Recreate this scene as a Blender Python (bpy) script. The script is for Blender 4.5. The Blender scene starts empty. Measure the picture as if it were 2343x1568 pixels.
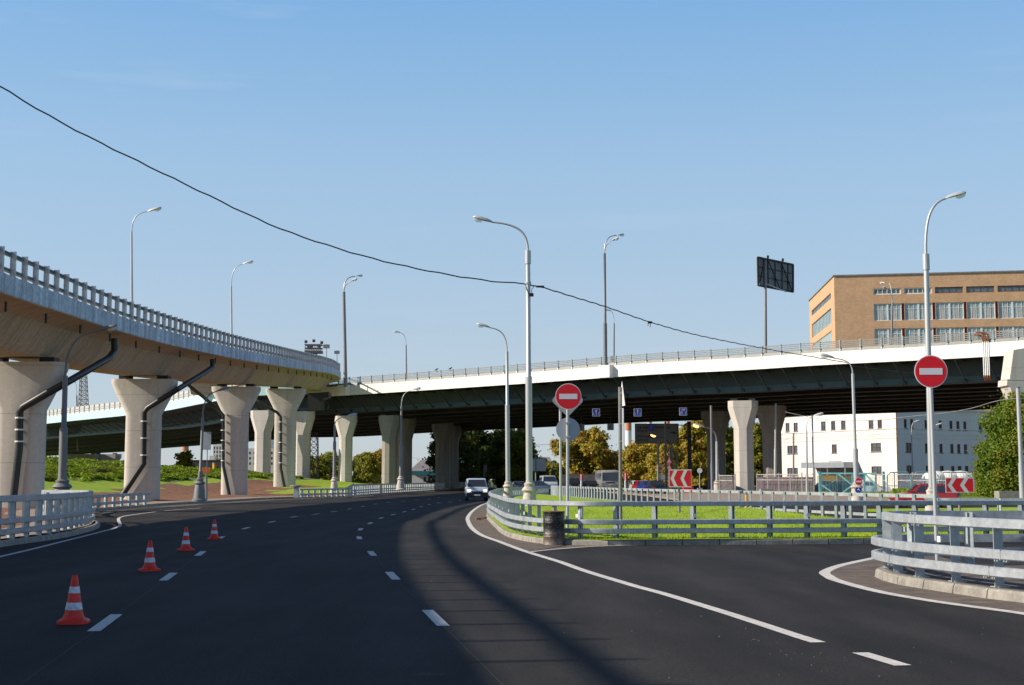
import bpy, math, random
from mathutils import Vector, Matrix
random.seed(7)
R = math.radians
scene = bpy.context.scene
# ------------------------------------------------------------ camera, sky, sun
F = 3100.0; CX = 1171.5; CY = 784.0; HZ = 314.0; H = 1.7
PITCH = math.atan(HZ / F)
cam = bpy.data.cameras.new('camera'); cam.sensor_width = 36; cam.lens = 36 * F / 2343.0
cam.clip_start = 0.1; cam.clip_end = 9000
camo = bpy.data.objects.new('camera', cam); scene.collection.objects.link(camo)
camo.location = (0, 0, H); camo.rotation_euler = (math.pi / 2 + PITCH, 0, 0)
scene.camera = camo
SUN_EL = R(31); TH = R(8)
SUNV = Vector((-math.cos(TH) * math.cos(SUN_EL), -math.sin(TH) * math.cos(SUN_EL), math.sin(SUN_EL)))
world = bpy.data.worlds.new('World'); scene.world = world; world.use_nodes = True
nt = world.node_tree
bg = nt.nodes['Background']; bg.inputs['Strength'].default_value = 0.13
sky = nt.nodes.new('ShaderNodeTexSky'); sky.sky_type = 'NISHITA'; sky.sun_disc = False
sky.sun_elevation = SUN_EL; sky.sun_rotation = math.atan2(SUNV.x, SUNV.y)
sky.air_density = 1.0; sky.dust_density = 0.4; sky.ozone_density = 4.0; sky.altitude = 100
EXP = 0.35
def n_(t): return nt.nodes.new(t)
tc = n_('ShaderNodeTexCoord'); nrm = n_('ShaderNodeVectorMath'); nrm.operation = 'NORMALIZE'; nt.links.new(tc.outputs['Generated'], nrm.inputs[0])
sep = n_('ShaderNodeSeparateXYZ'); nt.links.new(nrm.outputs[0], sep.inputs[0])
rp_ = n_('ShaderNodeValToRGB'); nt.links.new(sep.outputs[2], rp_.inputs[0])
els = [(0, (.50, .56, .63)), (.10, (.47, .57, .68)), (.22, (.385, .575, .765)), (.34, (.235, .48, .80)), (.48, (.06, .15, .34)), (1, (.015, .05, .16))]
while len(rp_.color_ramp.elements) < len(els): rp_.color_ramp.elements.new(.5)
k_ = 1 / (2 ** EXP * 0.13)
for e_, (p_, c_) in zip(rp_.color_ramp.elements, els): e_.position = p_; e_.color = (*c_, 1)
sc_ = n_('ShaderNodeVectorMath'); sc_.operation = 'SCALE'; sc_.inputs['Scale'].default_value = k_; nt.links.new(rp_.outputs[0], sc_.inputs[0])
# faint high wisps of cirrus
mp_ = n_('ShaderNodeMapping'); mp_.inputs['Scale'].default_value = (3.0, 3.0, 22); nt.links.new(nrm.outputs[0], mp_.inputs[0])
ns_ = n_('ShaderNodeTexNoise'); ns_.inputs['Scale'].default_value = 1.6; ns_.inputs['Detail'].default_value = 5; nt.links.new(mp_.outputs[0], ns_.inputs['Vector'])
mr_ = n_('ShaderNodeMapRange'); mr_.inputs['From Min'].default_value = .60; mr_.inputs['From Max'].default_value = .80; mr_.inputs['To Max'].default_value = .35; nt.links.new(ns_.outputs['Fac'], mr_.inputs['Value'])
mx_ = n_('ShaderNodeMix'); mx_.data_type = 'RGBA'; mx_.inputs[0].default_value = .75; nt.links.new(sky.outputs[0], mx_.inputs[6]); nt.links.new(sc_.outputs[0], mx_.inputs[7])
m2_ = n_('ShaderNodeMix'); m2_.data_type = 'RGBA'; nt.links.new(mr_.outputs[0], m2_.inputs[0]); nt.links.new(mx_.outputs[2], m2_.inputs[6]); m2_.inputs[7].default_value = (.52 * k_, .64 * k_, .8 * k_, 1)
nt.links.new(m2_.outputs[2], bg.inputs[0])
sl = bpy.data.lights.new('sun', 'SUN'); sl.energy = 5.0; sl.angle = R(0.55); sl.color = (1.0, 0.90, 0.76)
so = bpy.data.objects.new('sun', sl); scene.collection.objects.link(so)
so.rotation_euler = SUNV.to_track_quat('Z', 'Y').to_euler()
scene.view_settings.view_transform = 'Standard'; scene.view_settings.look = 'None'
scene.view_settings.exposure = 0.35; scene.view_settings.gamma = 1
# ------------------------------------------------------------ helpers
_cp, _sp = math.cos(PITCH), math.sin(PITCH)
def ray(u, v):
    a = (u - CX) / F; b = (CY - v) / F
    return Vector((a, _cp - b * _sp, _sp + b * _cp))
def Py(u, v, y):
    d = ray(u, v); t = y / d.y
    return Vector((d.x * t, y, H + d.z * t))
def Pz(u, v, z=0.0):
    d = ray(u, v); t = (z - H) / d.z
    return Vector((d.x * t, d.y * t, z))
def Xat(u, y): return Py(u, 1098, y).x
def proj(p):
    r = Vector(p) - Vector((0, 0, H))
    fw = r.y * _cp + r.z * _sp; up = -r.y * _sp + r.z * _cp
    return CX + F * r.x / fw, CY - F * up / fw
def lerp(a, b, t): return a + (b - a) * t
def interp(tab, x):
    if x <= tab[0][0]: return tab[0][1]
    for (a, p), (b, q) in zip(tab, tab[1:]):
        if x <= b: return lerp(p, q, (x - a) / (b - a))
    return tab[-1][1]
def sst(t):
    t = max(0, min(1, t)); return t * t * (3 - 2 * t)
def catmull(pts, n=8):
    pts = [Vector(p) for p in pts]; P = [pts[0] * 2 - pts[1]] + pts + [pts[-1] * 2 - pts[-2]]; out = []
    for i in range(1, len(P) - 2):
        a, b, c, d = P[i - 1:i + 3]
        for k in range(n):
            t = k / n
            out.append(0.5 * ((2 * b) + (c - a) * t + (2 * a - 5 * b + 4 * c - d) * t * t + (3 * b - a - 3 * c + d) * t ** 3))
    out.append(pts[-1]); return out
def resample(pts, step, start=0.0):
    out = []; acc = start; L = 0
    for a, b in zip(pts, pts[1:]):
        d = (b - a).length
        if d == 0: continue
        while acc <= L + d:
            t = (acc - L) / d; out.append((a.lerp(b, t), (b - a).normalized())); acc += step
        L += d
    return out
def offset(pts, d):           # horizontal offset to the right of travel
    out = []
    for i, p in enumerate(pts):
        a = pts[max(0, i - 1)]; b = pts[min(len(pts) - 1, i + 1)]
        t = (b - a); t.z = 0; t.normalize()
        out.append(p + Vector((t.y, -t.x, 0)) * d)
    return out
OFF = {}
class MB:
    def __init__(s): s.v = []; s.f = []; s.m = []
    def add(s, vs, fs, mi=0):
        o = len(s.v); s.v += [Vector(q) for q in vs]
        for f in fs: s.f.append(tuple(o + i for i in f)); s.m.append(mi)
    def box(s, c, d, rz=0, mi=0, rx=0):
        M = Matrix.Rotation(rz, 3, 'Z') @ Matrix.Rotation(rx, 3, 'X'); c = Vector(c)
        vs = [c + M @ Vector((x * d[0] / 2, y * d[1] / 2, z * d[2] / 2)) for z in (-1, 1) for y in (-1, 1) for x in (-1, 1)]
        s.add(vs, [(0, 2, 3, 1), (4, 5, 7, 6), (0, 1, 5, 4), (2, 6, 7, 3), (0, 4, 6, 2), (1, 3, 7, 5)], mi); return s
    def beam(s, a, b, w, h, mi=0, up=(0, 0, 1)):
        a = Vector(a); b = Vector(b); t = (b - a).normalized(); r = t.cross(Vector(up))
        if r.length < 1e-4: r = Vector((1, 0, 0))
        r.normalize(); q = r.cross(t)
        vs = [p + r * i * w / 2 + q * j * h / 2 for p in (a, b) for i, j in ((-1, -1), (1, -1), (1, 1), (-1, 1))]
        s.add(vs, [(3, 2, 1, 0), (4, 5, 6, 7), (0, 1, 5, 4), (1, 2, 6, 5), (2, 3, 7, 6), (3, 0, 4, 7)], mi); return s
    def tube(s, pts, r, n=8, mi=0, caps=True):
        pts = [Vector(p) for p in pts]; k = len(pts); rs = r if isinstance(r, (list, tuple)) else [r] * k
        o = len(s.v); pr = None
        for i, p in enumerate(pts):
            t = (pts[min(i + 1, k - 1)] - pts[max(i - 1, 0)]).normalized()
            if pr is None:
                pr = t.cross(Vector((0, 1, 0)));
                if pr.length < .1: pr = t.cross(Vector((1, 0, 0)))
            pr = (pr - t * pr.dot(t)).normalized(); q = t.cross(pr)
            for j in range(n):
                a = 2 * math.pi * j / n; s.v.append(p + (pr * math.cos(a) + q * math.sin(a)) * rs[i])
        for i in range(k - 1):
            for j in range(n):
                j2 = (j + 1) % n
                s.f.append((o + i * n + j, o + i * n + j2, o + (i + 1) * n + j2, o + (i + 1) * n + j)); s.m.append(mi)
        if caps:
            s.f.append(tuple(o + j for j in range(n))[::-1]); s.m.append(mi)
            s.f.append(tuple(o + (k - 1) * n + j for j in range(n))); s.m.append(mi)
        return s
    def lathe(s, prof, c, n=16, mi=0, axis=None):
        c = Vector(c); o = len(s.v); k = len(prof)
        for r, z in prof:
            for j in range(n):
                a = 2 * math.pi * j / n; q = Vector((r * math.cos(a), r * math.sin(a), z))
                if axis: q = axis @ q
                s.v.append(c + q)
        for i in range(k - 1):
            for j in range(n):
                j2 = (j + 1) % n
                s.f.append((o + i * n + j, o + i * n + j2, o + (i + 1) * n + j2, o + (i + 1) * n + j)); s.m.append(mi)
        if prof[0][0] > 1e-3: s.f.append(tuple(o + j for j in range(n))[::-1]); s.m.append(mi)
        if prof[-1][0] > 1e-3: s.f.append(tuple(o + (k - 1) * n + j for j in range(n))); s.m.append(mi)
        return s
    def prism(s, poly, ext, mi=0):
        k = len(poly); poly = [Vector(p) for p in poly]; ext = Vector(ext)
        s.add(poly + [p + ext for p in poly], [tuple(range(k))[::-1], tuple(range(k, 2 * k))] + [(i, (i + 1) % k, k + (i + 1) % k, k + i) for i in range(k)], mi); return s
    def sweep(s, path, prof, closed=True, caps=True, mi=0):   # prof: (right offset, dz)
        k = len(path); n = len(prof); o = len(s.v)
        for i, p in enumerate(path):
            t = path[min(i + 1, k - 1)] - path[max(i - 1, 0)]; t.z = 0; t.normalize(); r = Vector((t.y, -t.x, 0))
            for a, b in prof: s.v.append(p + r * a + Vector((0, 0, b)))
        m = n if closed else n - 1
        for i in range(k - 1):
            for j in range(m):
                j2 = (j + 1) % n
                s.f.append((o + i * n + j, o + (i + 1) * n + j, o + (i + 1) * n + j2, o + i * n + j2)); s.m.append(mi)
        if closed and caps:
            s.f.append(tuple(o + j for j in range(n))); s.m.append(mi); s.f.append(tuple(o + (k - 1) * n + j for j in range(n))[::-1]); s.m.append(mi)
        return s
    def quad(s, a, b, c, d, mi=0): s.add([a, b, c, d], [(0, 1, 2, 3)], mi); return s
    def build(s, name, mats, parent=None, smooth=False, loc=None, local=False):
        me = bpy.data.meshes.new(name)
        org = Vector((0, 0, 0))
        if not local:
            if parent is not None: org = OFF.get(parent.name, org)
            elif loc is not None: org = Vector(loc)
        me.from_pydata([tuple(q - org) for q in s.v], [], s.f)
        if not isinstance(mats, (list, tuple)): mats = [mats]
        for m in mats: me.materials.append(m)
        if len(mats) > 1: me.polygons.foreach_set('material_index', s.m)
        if smooth:
            me.polygons.foreach_set('use_smooth', [True] * len(me.polygons))
            try: me.set_sharp_from_angle(angle=R(smooth if smooth is not True else 40))
            except Exception: pass
        me.update()
        o = bpy.data.objects.new(name, me); scene.collection.objects.link(o)
        if parent is not None: o.parent = parent; OFF[o.name] = org
        else:
            o.location = org; OFF[o.name] = org
        return o
def tag(o, label, cat, group=None):
    o['label'] = label; o['category'] = cat
    if group: o['group'] = group
    return o
def thing(name, label, cat, loc=(0, 0, 0), rz=0, group=None):
    o = bpy.data.objects.new(name, None); scene.collection.objects.link(o); o.empty_display_size = .2
    o.location = loc; o.rotation_euler = (0, 0, rz); OFF[o.name] = Vector(loc)
    return tag(o, label, cat, group)
def struct(name, mb, mats, kind='structure', smooth=False):
    o = mb.build(name, mats, smooth=smooth); o['kind'] = kind; return o
# ------------------------------------------------------------ materials
def mat(name, col, rough=0.7, metal=0.0, var=0.0, scale=3.0, bump=0.0, bscale=None, col2=None, streak=False, ms=None, joints=0, fine=0, fa=.14, spec=0.5, emit=None, coat=0):
    m = bpy.data.materials.new(name); m.use_nodes = True; N = m.node_tree.nodes; L = m.node_tree.links
    b = N['Principled BSDF']; b.inputs['Roughness'].default_value = rough; b.inputs['Metallic'].default_value = metal
    b.inputs['Base Color'].default_value = (*col, 1); b.inputs['Specular IOR Level'].default_value = spec
    if coat: b.inputs['Coat Weight'].default_value = coat; b.inputs['Coat Roughness'].default_value = .05
    if emit: b.inputs['Emission Color'].default_value = (*emit[0], 1); b.inputs['Emission Strength'].default_value = emit[1]
    if var or bump or col2:
        g = N.new('ShaderNodeNewGeometry'); mp = N.new('ShaderNodeMapping'); L.new(g.outputs['Position'], mp.inputs['Vector'])
        if streak: mp.inputs['Scale'].default_value = (1, 1, .12)
        if ms: mp.inputs['Scale'].default_value = ms
        n1 = N.new('ShaderNodeTexNoise'); n1.inputs['Scale'].default_value = scale; n1.inputs['Detail'].default_value = 6; n1.inputs['Roughness'].default_value = .62
        L.new(mp.outputs[0], n1.inputs['Vector'])
        c2 = col2 if col2 else tuple(c * (1 - var) for c in col)
        cr = N.new('ShaderNodeValToRGB'); cr.color_ramp.elements[0].position = .34; cr.color_ramp.elements[1].position = .66
        c1 = tuple(min(1, c * (1 + var * .5)) for c in col)
        cr.color_ramp.elements[0].color = (*c2, 1); cr.color_ramp.elements[1].color = (*c1, 1)
        L.new(n1.outputs['Fac'], cr.inputs['Fac']); out = cr.outputs[0]
        if fine:
            n2 = N.new('ShaderNodeTexNoise'); n2.inputs['Scale'].default_value = fine; n2.inputs['Detail'].default_value = 3
            L.new(g.outputs['Position'], n2.inputs['Vector'])
            r2 = N.new('ShaderNodeMapRange'); r2.inputs['From Min'].default_value = .3; r2.inputs['From Max'].default_value = .7; r2.inputs['To Min'].default_value = 1 - fa; r2.inputs['To Max'].default_value = 1 + fa
            L.new(n2.outputs['Fac'], r2.inputs['Value'])
            mx = N.new('ShaderNodeVectorMath'); mx.operation = 'SCALE'; L.new(out, mx.inputs[0]); L.new(r2.outputs[0], mx.inputs['Scale']); out = mx.outputs[0]
        if joints:
            sx = N.new('ShaderNodeSeparateXYZ'); L.new(g.outputs['Position'], sx.inputs[0])
            w1 = N.new('ShaderNodeMath'); w1.operation = 'PINGPONG'; w1.inputs[1].default_value = joints / 2; L.new(sx.outputs[2], w1.inputs[0])
            w2 = N.new('ShaderNodeMapRange'); w2.inputs['From Min'].default_value = .012; w2.inputs['From Max'].default_value = .035; w2.inputs['To Min'].default_value = .72; L.new(w1.outputs[0], w2.inputs['Value'])
            s2 = N.new('ShaderNodeVectorMath'); s2.operation = 'SCALE'; L.new(out, s2.inputs[0]); L.new(w2.outputs[0], s2.inputs['Scale']); out = s2.outputs[0]
        L.new(out, b.inputs['Base Color'])
        if bump:
            n3 = N.new('ShaderNodeTexNoise'); n3.inputs['Scale'].default_value = bscale or scale * 4; n3.inputs['Detail'].default_value = 4
            L.new(g.outputs['Position'], n3.inputs['Vector'])
            bp = N.new('ShaderNodeBump'); bp.inputs['Strength'].default_value = bump; bp.inputs['Distance'].default_value = .05
            L.new(n3.outputs['Fac'], bp.inputs['Height']); L.new(bp.outputs[0], b.inputs['Normal'])
    return m
def leafmat(name, cols, trans=0.35):
    m = bpy.data.materials.new(name); m.use_nodes = True; N = m.node_tree.nodes; L = m.node_tree.links
    b = N['Principled BSDF']; b.inputs['Roughness'].default_value = .6; b.inputs['Specular IOR Level'].default_value = .25
    g = N.new('ShaderNodeNewGeometry'); cr = N.new('ShaderNodeValToRGB'); k = len(cols)
    n = N.new('ShaderNodeTexNoise'); n.inputs['Scale'].default_value = .35; n.inputs['Detail'].default_value = 3; L.new(g.outputs['Position'], n.inputs['Vector'])
    mr = N.new('ShaderNodeMapRange'); mr.inputs['From Min'].default_value = .3; mr.inputs['From Max'].default_value = .7; L.new(n.outputs['Fac'], mr.inputs['Value'])
    mx = N.new('ShaderNodeMath'); mx.operation = 'MULTIPLY_ADD'; mx.inputs[1].default_value = .45
    L.new(g.outputs['Random Per Island'], mx.inputs[0])
    m2 = N.new('ShaderNodeMath'); m2.operation = 'MULTIPLY'; m2.inputs[1].default_value = .55; L.new(mr.outputs[0], m2.inputs[0]); L.new(m2.outputs[0], mx.inputs[2])
    while len(cr.color_ramp.elements) < k: cr.color_ramp.elements.new(.5)
    for i, c in enumerate(cols):
        cr.color_ramp.elements[i].position = i / (k - 1); cr.color_ramp.elements[i].color = (*c, 1)
    L.new(mx.outputs[0], cr.inputs['Fac']); L.new(cr.outputs[0], b.inputs['Base Color'])
    t = N.new('ShaderNodeBsdfTranslucent'); L.new(cr.outputs[0], t.inputs['Color'])
    ms = N.new('ShaderNodeMixShader'); ms.inputs[0].default_value = trans
    o = N['Material Output']; L.new(b.outputs[0], ms.inputs[1]); L.new(t.outputs[0], ms.inputs[2]); L.new(ms.outputs[0], o.inputs['Surface'])
    return m
def asphalt():
    m = mat('asphalt', (.0245, .0218, .0215), .88, 0, .30, .13, .25, 60, fine=26, fa=.3, spec=.24)
    N = m.node_tree.nodes; L = m.node_tree.links; b = N['Principled BSDF']
    src = b.inputs['Base Color'].links[0].from_socket
    g = N.new('ShaderNodeNewGeometry'); mp = N.new('ShaderNodeMapping'); mp.inputs['Scale'].default_value = (1.3, .22, 1)
    L.new(g.outputs['Position'], mp.inputs['Vector'])
    n = N.new('ShaderNodeTexNoise'); n.inputs['Scale'].default_value = .8; n.inputs['Detail'].default_value = 5; L.new(mp.outputs[0], n.inputs['Vector'])
    r = N.new('ShaderNodeMapRange'); r.inputs['From Min'].default_value = .35; r.inputs['From Max'].default_value = .75; r.inputs['To Min'].default_value = .72; r.inputs['To Max'].default_value = 1.75
    L.new(n.outputs['Fac'], r.inputs['Value'])
    v = N.new('ShaderNodeTexVoronoi'); v.inputs['Scale'].default_value = 45; L.new(g.outputs['Position'], v.inputs['Vector'])
    r3 = N.new('ShaderNodeMapRange'); r3.inputs['From Max'].default_value = .5; r3.inputs['To Min'].default_value = 1.5; r3.inputs['To Max'].default_value = .85
    L.new(v.outputs['Distance'], r3.inputs['Value'])
    q = N.new('ShaderNodeMath'); q.operation = 'MULTIPLY'; L.new(r.outputs[0], q.inputs[0]); L.new(r3.outputs[0], q.inputs[1])
    s = N.new('ShaderNodeVectorMath'); s.operation = 'SCALE'; L.new(src, s.inputs[0]); L.new(q.outputs[0], s.inputs['Scale'])
    L.new(s.outputs[0], b.inputs['Base Color'])
    return m
def brickmat():
    m = bpy.data.materials.new('tan_brick'); m.use_nodes = True; N = m.node_tree.nodes; L = m.node_tree.links
    b = N['Principled BSDF']; b.inputs['Roughness'].default_value = .85
    g = N.new('ShaderNodeNewGeometry'); sx = N.new('ShaderNodeSeparateXYZ'); L.new(g.outputs['Position'], sx.inputs[0])
    ad = N.new('ShaderNodeMath'); ad.operation = 'ADD'; L.new(sx.outputs[0], ad.inputs[0]); L.new(sx.outputs[1], ad.inputs[1])
    cb = N.new('ShaderNodeCombineXYZ'); L.new(ad.outputs[0], cb.inputs[0]); L.new(sx.outputs[2], cb.inputs[1])
    br = N.new('ShaderNodeTexBrick'); L.new(cb.outputs[0], br.inputs['Vector']); br.inputs['Scale'].default_value = 1
    br.inputs['Brick Width'].default_value = .5; br.inputs['Row Height'].default_value = .2; br.inputs['Mortar Size'].default_value = .018
    br.inputs['Color1'].default_value = (.60, .365, .205, 1); br.inputs['Color2'].default_value = (.49, .285, .155, 1); br.inputs['Mortar'].default_value = (.60, .41, .26, 1)
    n = N.new('ShaderNodeTexNoise'); n.inputs['Scale'].default_value = .5; n.inputs['Detail'].default_value = 6; L.new(g.outputs['Position'], n.inputs['Vector'])
    r = N.new('ShaderNodeMapRange'); r.inputs['From Min'].default_value = .3; r.inputs['From Max'].default_value = .7; r.inputs['To Min'].default_value = .92; r.inputs['To Max'].default_value = 1.07; L.new(n.outputs['Fac'], r.inputs['Value'])
    s = N.new('ShaderNodeVectorMath'); s.operation = 'SCALE'; L.new(br.outputs['Color'], s.inputs[0]); L.new(r.outputs[0], s.inputs['Scale']); L.new(s.outputs[0], b.inputs['Base Color'])
    return m
def glass_clear(name, col=(.8, .85, .88)):
    m = bpy.data.materials.new(name); m.use_nodes = True; N = m.node_tree.nodes; L = m.node_tree.links
    b = N['Principled BSDF']; b.inputs['Roughness'].default_value = .08; b.inputs['Base Color'].default_value = (*col, 1)
    t = N.new('ShaderNodeBsdfTransparent'); ms = N.new('ShaderNodeMixShader'); ms.inputs[0].default_value = .45
    L.new(t.outputs[0], ms.inputs[1]); L.new(b.outputs[0], ms.inputs[2]); L.new(ms.outputs[0], N['Material Output'].inputs['Surface'])
    return m
M = {}
M['asphalt'] = asphalt()
M['paint'] = mat('road_paint', (.62, .585, .54), .7, var=.22, scale=6, fine=40)
M['seam'] = mat('pale_seam', (.075, .07, .065), .9, var=.7, scale=9)
M['dust'] = mat('dusty_asphalt', (.13, .10, .08), .95, var=.45, scale=2.2, fine=30, bump=.2)
M['kerb'] = mat('kerb_concrete', (.29, .27, .235), .9, var=.3, scale=3, fine=18, bump=.2)
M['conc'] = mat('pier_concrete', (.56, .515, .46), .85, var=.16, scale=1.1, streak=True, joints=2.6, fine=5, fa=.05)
M['conc_shade'] = mat('shaded_pier_concrete', (.29, .265, .24), .88, var=.2, scale=1.1, streak=True, joints=2.6, fine=5, fa=.06)  # pier concrete with the deck's shade put into its colour, for the shaded piers
M['cream'] = mat('cream_rail_paint', (.52, .50, .45), .65, var=.1, scale=2)
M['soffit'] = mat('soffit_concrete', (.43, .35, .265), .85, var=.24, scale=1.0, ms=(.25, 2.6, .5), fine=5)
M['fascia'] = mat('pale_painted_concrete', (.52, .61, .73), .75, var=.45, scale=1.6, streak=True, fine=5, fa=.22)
M['deckw'] = mat('white_steel_paint', (.86, .82, .76), .5, var=.04, scale=.5)
M['deckb'] = mat('pale_blue_steel_paint', (.50, .72, .74), .5, var=.05, scale=.5)
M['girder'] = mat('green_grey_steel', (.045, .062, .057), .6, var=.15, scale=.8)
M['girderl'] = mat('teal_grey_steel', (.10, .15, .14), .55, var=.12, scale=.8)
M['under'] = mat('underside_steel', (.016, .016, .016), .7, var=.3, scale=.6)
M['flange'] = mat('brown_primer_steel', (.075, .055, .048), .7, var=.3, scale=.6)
M['galv'] = mat('galvanised_steel', (.42, .45, .48), .5, .35, .18, 2.5, fine=11)
M['galvp'] = mat('painted_grey_post', (.42, .47, .48), .55, .2, .15, 2.5, fine=9)
M['rail'] = mat('bridge_rail_paint', (.25, .30, .31), .55, .3, .3, 2, fine=10)
M['raill'] = mat('light_bridge_rail', (.22, .22, .205), .6, .2, .15, 2)
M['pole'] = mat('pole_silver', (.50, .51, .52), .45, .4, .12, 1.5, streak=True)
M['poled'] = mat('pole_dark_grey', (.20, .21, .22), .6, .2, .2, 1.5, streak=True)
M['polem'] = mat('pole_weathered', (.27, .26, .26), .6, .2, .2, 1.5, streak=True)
M['bell'] = mat('cast_pole_base', (.52, .47, .41), .8, 0, .25, 3, fine=9)
M['head'] = mat('lamp_housing', (.55, .57, .57), .45, .2)
M['bowl'] = glass_clear('lamp_bowl')
M['lit'] = mat('lit_sodium_bowl', (1, .6, .2), .4, emit=((1, .42, .10), 5.0))
M['black'] = mat('black_rubber', (.02, .02, .022), .6)
M['pipe'] = mat('black_drain_pipe', (.022, .026, .027), .45)
M['white'] = mat('white_paint', (.8, .8, .78), .5)
M['soil'] = mat('brown_soil', (.21, .088, .038), .95, var=.45, scale=1.5, fine=6, fa=.35, bump=1.0, bscale=3)
M['grass'] = mat('lawn', (.28, .385, .006), .9, col2=(.21, .32, .004), var=.15, scale=.7, fine=14, fa=.22, bump=.7, bscale=18)
M['grassd'] = mat('rough_verge', (.10, .18, .015), .9, col2=(.15, .15, .04), var=.2, scale=.5, fine=5, bump=.9, bscale=5)
M['ballast'] = mat('railway_ballast', (.22, .19, .165), .95, var=.4, scale=4, fine=8, fa=.4, bump=1, bscale=8)
M['pave'] = mat('dusty_pavement', (.30, .235, .19), .95, var=.25, scale=.8, fine=12)
M['redp'] = mat('sign_red', (.74, .004, .014), .45)
M['sgrey'] = mat('sign_back_grey', (.42, .45, .49), .5, .2, .08, 4)
M['swhite'] = mat('sign_reflective_white', (.74, .73, .74), .45)
M['sblue'] = mat('sign_blue', (.012, .045, .33), .45)
M['cone'] = mat('cone_plastic', (.78, .034, .014), .5, var=.28, scale=9, fine=30)
M['cband'] = mat('cone_reflective_band', (.62, .68, .76), .4, var=.3, scale=18)
M['brick'] = brickmat()
M['wwall'] = mat('white_render', (.78, .73, .66), .85, var=.08, scale=.25, streak=True, fine=3, fa=.02)
M['wglass'] = mat('window_glass', (.10, .14, .16), .12, 0, .4, .6, spec=.8)
M['cglass'] = mat('curtained_glass', (.32, .42, .44), .2, 0, .35, 1.3, spec=.7)
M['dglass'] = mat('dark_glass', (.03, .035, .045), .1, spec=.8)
M['wframe'] = mat('window_frame_white', (.75, .74, .71), .6)
M['bframe'] = mat('window_frame_brown', (.13, .06, .045), .7)
M['maroon'] = mat('maroon_panel', (.09, .012, .014), .6)
M['cyan'] = mat('cyan_fence_paint', (.16, .42, .46), .55, var=.2, scale=3)
M['picket'] = mat('pale_picket_paint', (.50, .46, .43), .7, var=.25, scale=3)
M['bark'] = mat('bark', (.09, .065, .05), .95, var=.3, scale=3, bump=.5)
M['rust'] = mat('rusty_copper', (.30, .12, .05), .6, .3, .4, 8)
M['wire'] = mat('cable_black', (.02, .02, .022), .6)
M['wirel'] = mat('cable_grey', (.25, .24, .23), .6)
M['yellow'] = mat('yellow_paint', (.75, .38, .02), .55)
M['orange'] = mat('orange_paint', (.70, .14, .01), .55)
M['pink'] = mat('pink_cladding', (.55, .40, .40), .7, var=.1, scale=.7)
M['roofg'] = mat('grey_roof', (.22, .20, .20), .8, var=.2, scale=1)
M['teal'] = mat('teal_eaves', (.03, .18, .20), .6)
M['drum'] = mat('drum_steel', (.018, .02, .024), .45, .4, .3, 9, col2=(.30, .27, .24), fine=25)
M['chimo'] = mat('chimney_orange', (.55, .20, .10), .8)
M['chimw'] = mat('chimney_white', (.72, .70, .68), .8)
M['steel'] = mat('lattice_steel', (.24, .20, .18), .7)
M['L_dark'] = leafmat('leaves_dark', [(.022, .036, .006), (.06, .09, .012), (.14, .16, .02), (.30, .24, .03)])
M['L_aut'] = leafmat('leaves_autumn', [(.14, .18, .018), (.32, .30, .028), (.44, .34, .035), (.40, .22, .05), (.28, .32, .025)])
M['L_mix'] = leafmat('leaves_mixed', [(.08, .12, .014), (.19, .23, .022), (.32, .27, .03), (.14, .19, .018)])
M['L_grn'] = leafmat('leaves_green', [(.05, .10, .01), (.12, .19, .015), (.18, .23, .02), (.32, .16, .02)])
M['L_weed'] = leafmat('weed_leaves', [(.08, .12, .012), (.18, .28, .016), (.25, .36, .02), (.16, .12, .05), (.20, .30, .02)])
# ------------------------------------------------------------ ground and roads
LK = [(-60,-9.6),(0,-10.6),(25,-12.2),(34.8,-12.95),(40,-13.15),(46.5,-14.2),(52,-15.7),(56,-17.7),(60,-20.2),(64,-21.6),(68,-22.3),(88,-23.0),(98,-22.4),(117,-21.2),(125,-18.9),(130,-16.4),(155,-14.9),(179,-13.0),(229,-11.0),(262,-6.5),(300,6),(330,25)]
def lk(y): return interp(LK, y)
XC = [(60,-66),(100,-60),(150,-52),(165,-47),(180,-41.5),(200,-37),(215,-34),(260,-40)]
ZC = [(60,4.6),(100,4.3),(150,3.9),(165,3.55),(180,2.9),(200,2.3),(215,1.4),(240,.5)]
def terr(x, y):
    xe = lk(y)
    if x >= xe: return 0.0
    base = .16 + .10 * sst((xe - x) / 6)
    far = .55 * sst((y - 132) / 20) * sst((xe - x) / 4)
    xc = interp(XC, y); zc = interp(ZC, y); xf = max(xc + 21, xc + (xe - xc) * .72)
    k = sst((xf - x) / max(1, xf - xc))
    n = .06 * math.sin(x * 1.7 + y * .9) * math.sin(y * .8 - x * .4) * sst((xe - x - 1.5) / 2)
    return lerp(base + far, zc, k) + n
g = MB()
xs = [-3500, -700, -200, -110] ; ys = [-300, -60]
g.quad((-4000, -400, -.06), (4000, -400, -.06), (4000, 8000, -.06), (-4000, 8000, -.06))
struct('ground', g, M['grassd'])
rd = MB(); rd.quad((-30, -60, 0), (95, -60, 0), (95, 330, 0), (-30, 330, 0))
struct('road', rd, M['asphalt'])
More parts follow.
